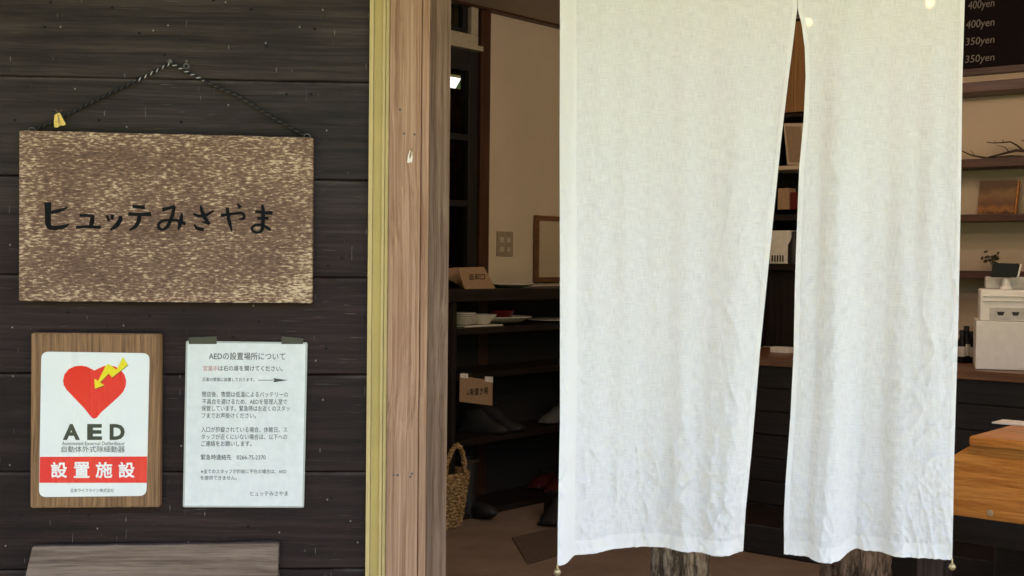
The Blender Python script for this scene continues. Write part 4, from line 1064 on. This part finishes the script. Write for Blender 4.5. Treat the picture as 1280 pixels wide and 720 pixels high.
x0, z0 = K.hit(962, 329.5, so + .04); x1, z1 = K.hit(988, 288, so + .04)
mb = MB(); mb.box(x0, x1, so + .04, so + .15, z0, z1, .003); cb = bxo.part('box', mb, M['paper'])
mb = MB()
for k in range(5):
    a = x0 + (x1 - x0) * (.1 + k * .13); mb.box(a, a + (x1 - x0) * .07, so + .0385, so + .0397, z0 + .01, z0 + .045)
bxo.part('print', mb, M['dark'], cb)
for px, h, lab in ((992, 30, 'dark bottle beside the white carton in the curtain slit'),):
    x, z = K.hit(px, 329.5, so + .06); mb = MB(); mb.lathe([(.03, 0), (.032, .01), (.032, .10), (.012, .14), (.012, .17), (.001, .172)], (x, so + .06, z), 20); single('bottle', mb, M['black'], K, (x, so + .06, z), lab, 'bottle', smooth=True)
# white block on the counter in the slit
x, y = K.on(977, 441, CZ)
mb = MB(); mb.box(x - .05, x + .05, y - .03, y + .03, CZ + .001, CZ + .03, .003)
single('soap_box', mb, M['paper'], K, (x, y, CZ), 'small white box on the counter seen through the curtain slit', 'box')
x, y = K.on(966, 434, CZ)
mb = MB(); mb.box(x - .14, x + .0, y - .03, y + .12, CZ + .001, CZ + .004); single('leaflet', mb, M['plaster_r'], K, (x, y, CZ), 'pale leaflet lying flat on the counter behind the left curtain', 'leaflet')
# bottles beside the till
for k, (px, h) in enumerate(((1201, .15), (1206.5, .17), (1212, .145))):
    x, y = K.on(px + 1, 453.5, CZ)
    t = Thing('spice_bottle', ('dark glass bottle nearest the curtain edge beside the till', 'taller dark glass bottle in the middle of three by the till', 'dark glass bottle touching the side of the till')[k], 'bottle', K, (x, y, CZ), 'dark bottles beside the till')
    mb = MB(); mb.lathe([(.017, 0.001), (.019, .006), (.019, h * .68), (.010, h * .8), (.010, h * .86), (.001, h * .861)], (x, y, CZ), 18); t.part('glass', mb, M['screen'], smooth=True)
    mb = MB(); mb.lathe([(.013, h * .862), (.013, h), (.001, h + .002)], (x, y, CZ), 14); t.part('cap', mb, M['black'], smooth=True)
    mb = MB(); mb.lathe([(.0193, h * .2), (.0194, h * .21), (.0194, h * .5), (.0193, h * .51)], (x, y, CZ), 18); t.part('label_band', mb, M['plastic_d'], smooth=True)

# cash register, facing the door
rg0 = at_z(1221, 462, CZ)
G = Frame(rg0, R(-18))
def gh(px, py, off=0.0): return G.hit(px, py, off)
till = Thing('cash_register', 'putty white cash register on a drawer base on the counter', 'cash register', G, (.18, .16, CZ))
xr0, xr1 = gh(1219.5, 440)[0], gh(1330, 440)[0]; zt = gh(1250, 402)[1]
mb = MB(); mb.box(xr0, xr1, 0, .36, CZ + .002, zt, .004); till.part('drawer_base', mb, M['plastic'])
xa = gh(1225, 380, .02)[0]; zt2 = gh(1250, 362, .02)[1]
mb = MB(); mb.box(xa, xr1 - .01, .02, .30, zt + .001, zt2, .010, 3); body = till.part('body', mb, M['plastic'])
mb = MB(); x0, z1 = gh(1236, 404 - .5, .018); x1, z0 = gh(1272, 418.5, .018); z1 = gh(1250, 403, .018)[1]
mb.box(gh(1237, 410, .017)[0], xr1 - .03, .0165, .021, gh(1250, 418.5, .017)[1], gh(1250, 402.5, .017)[1], .002) if False else None
xa2 = gh(1237, 390, .017)[0]
zq0, zq1 = zt + .008, zt + .008 + .052
mb.box(xa2, xr1 - .03, .0155, .0215, zq0, zq1, .002); till.part('port_panel', mb, M['plastic_d'], body)
for f in (.045, .105):
    mb = MB(); mb.prism([(xa2 + f - .016, zq0 + .034), (xa2 + f + .016, zq0 + .034), (xa2 + f + .010, zq0 + .018), (xa2 + f - .010, zq0 + .018)], .0145, .0156); till.part('port', mb, M['black'], body)
mb = MB(); mb.box(xa + .012, xr1 - .02, .0105, .021, zt2 - .03, zt2 - .025, .001); mb.box(xa + .012, xr1 - .02, .0105, .021, zt2 - .05, zt2 - .046, .001); till.part('seam_rib', mb, M['plastic'], body)
mb = MB(); mb.box(gh(1232, 355, .12)[0], xr1 - .05, .12, .26, zt2 + .001, gh(1250, 346, .12)[1], .006); till.part('printer_cover', mb, M['plastic_d'])
# customer display on its stalk
px0 = gh(1258, 350, .06)[0]; zdz = gh(1258, 348, .06)[1]
mb = MB(); mb.lathe([(.028, zt2 + .001 - zt2), (.027, .01), (.018, .018), (.016, (zdz - zt2) + .03), (.001, (zdz - zt2) + .031)], (px0, .06, zt2), 20); till.part('display_stalk', mb, M['plastic'], smooth=True)
P = [gh(*q, .03) for q in ((1238, 346.5), (1271, 347), (1275, 329.5), (1241.5, 328.5))]
mb = MB(); mb.prism(P, .03, .055, .003); dsp = till.part('display', mb, M['screen'])
P = [gh(*q, .032) for q in ((1271.5, 347), (1274, 345), (1277.5, 331), (1275.4, 329.5))]
mb = MB(); mb.prism(P, .031, .057, .001); till.part('display_shell', mb, M['plastic'], dsp)

# ------------------------------------------------------------------ low table with a deep honey coloured apron
tb = Thing('table', 'heavy honey coloured wooden table with a deep apron by the curtain', 'table', T, (.6, .3, 0))
z_b = T.hit(1215, 648)[1]
z_t = .76 - .03
xl_ = T.hit(1150, 600)[0]
mb = MB(); mb.prism([(xl_, z_b), (2.2, z_b), (2.2, z_t), (.0, z_t), (xl_, z_t - .11)], .012, .06, .003); ap = tb.part('apron', mb, M['honey'])
mb = MB(); mb.prism([(0, z_t + .001), (2.2, z_t + .001), (2.2, .76), (0, .76)], -.006, .95, .004); tb.part('table_top', mb, M['honey'])
mb = MB(); mb.box(xl_, 2.2, .02, .09, z_b - .085, z_b - .002, .003); tb.part('rail', mb, M['darkwood'])
x, z = T.hit(1236, 642); mb = MB(); mb.lathe([(.011, 0), (.010, .003), (.001, .004)], (0, 0, 0), 14); mb.xf(Matrix.Translation((x, .0118, z)) @ Matrix.Rotation(R(90), 4, 'X')); tb.part('wooden_plug', mb, M['cutwood'], ap)
lgx = (T.hit(1143, 712, .075)[0] + T.hit(1181, 712, .075)[0]) / 2
mb = MB(); mb.box(lgx + .05, 2.2, .55, .58, .001, z_b - .09, .003); tb.part('lower_panel', mb, M['darkwood'])  # added dark panel, stands in for the shade under the table
for x, y in ((lgx, .12), (lgx, .85), (2.0, .12), (2.0, .85)):
    mb = MB(); mb.box(x - .045, x + .045, y - .045, y + .045, .001, z_b - .088, .006); tb.part('leg', mb, M['legwood'])
x, y = T.on(1268, 530, .76)
mb = MB(); mb.box(x - .06, x + .12, y - .05, y + .06, .761, .766, .001)
single('magazine', mb, M['paper'], T, (x, y, .76), 'blue grey printed sheet lying on the honey coloured table', 'magazine')
x, y = T.on(1262, 533, .76)

# ------------------------------------------------------------------ log stumps under the hem
def stump(label, px, dia_px, depth, h, mat, seed):
    c = at_depth(px, 700, depth); r = dia_px / F * depth / 2
    f = Frame((c.x, c.y), 0); t = Thing('log_stump', label, 'log', f, (0, 0, 0))
    mb = MB(); n, m = 64, 60; rings = []
    for j in range(m + 1):
        z = h * j / m; rr = []
        for k in range(n):
            a = 2 * math.pi * k / n
            q = r * (1 + .05 * noise.noise(Vector((math.cos(a) * 1.5, math.sin(a) * 1.5, z * 2 + seed)))) + .010 * noise.noise(Vector((math.cos(a) * 9, math.sin(a) * 9, z * 7 + seed))) + .005 * noise.noise(Vector((math.cos(a) * 22, math.sin(a) * 22, z * 30 + seed)))
            rr.append(mb.bm.verts.new((q * math.cos(a), q * math.sin(a), z)))
        rings.append(rr)
    for j in range(m):
        for k in range(n): mb.bm.faces.new([rings[j][k], rings[j][(k + 1) % n], rings[j + 1][(k + 1) % n], rings[j + 1][k]])
    mb.bm.faces.new(rings[0][::-1])
    t.part('bark', mb, mat, smooth=True)
    mb = MB(); mb.lathe([(r * .97, h - .012), (r * .97, h), (.001, h + .001)], (0, 0, 0), 40); t.part('cut_face', mb, M['cutwood'])
stump('pale rough barked log standing under the left curtain panel', 851, 72, 4.2, .56, M['bark'], 2)
stump('thick dark barked log standing under the right curtain panel', 1070, 85, 4.0, .54, M['bark_d'], 9)

# ------------------------------------------------------------------ pendant lamps behind the cloth, plus one added out of view
def lamp(p, label, watts):
    f = Frame((p.x, p.y), 0); t = Thing('pendant_lamp', label, 'lamp', f, (0, 0, p.z), 'bulb lamps above the counter')
    mb = MB(); mb.ball((0, 0, p.z), .017, .017, .021, 16, 12); t.part('bulb', mb, M['bulb'], smooth=True)
    mb = MB(); mb.lathe([(.018, .034), (.02, .04), (.02, .08), (.004, .085), (.004, 2.655 - p.z)], (0, 0, p.z), 14); t.part('socket', mb, M['black'], smooth=True)
    ld = bpy.data.lights.new('lamp_light', 'POINT'); ld.energy = watts; ld.color = (1.0, .80, .60); ld.shadow_soft_size = .05
    lo = bpy.data.objects.new('lamp_light', ld); COL.objects.link(lo); lo.parent = t.o; lo.location = (0, 0, -.06)
lamp(at_depth(1162, 4, 4.9), 'lit bare bulb glowing through the right curtain panel near its top right', .95)
lamp(at_depth(1010.5, 28, 5.6), 'lit bare bulb glowing through the cloth just right of the slit top', 1.0)
lamp(Vector((1.45, 3.0, 2.42)), 'added bare bulb out of view above the honey coloured table, lighting table and till', 4.0)  # added lamp, unseen, brightens the table and till
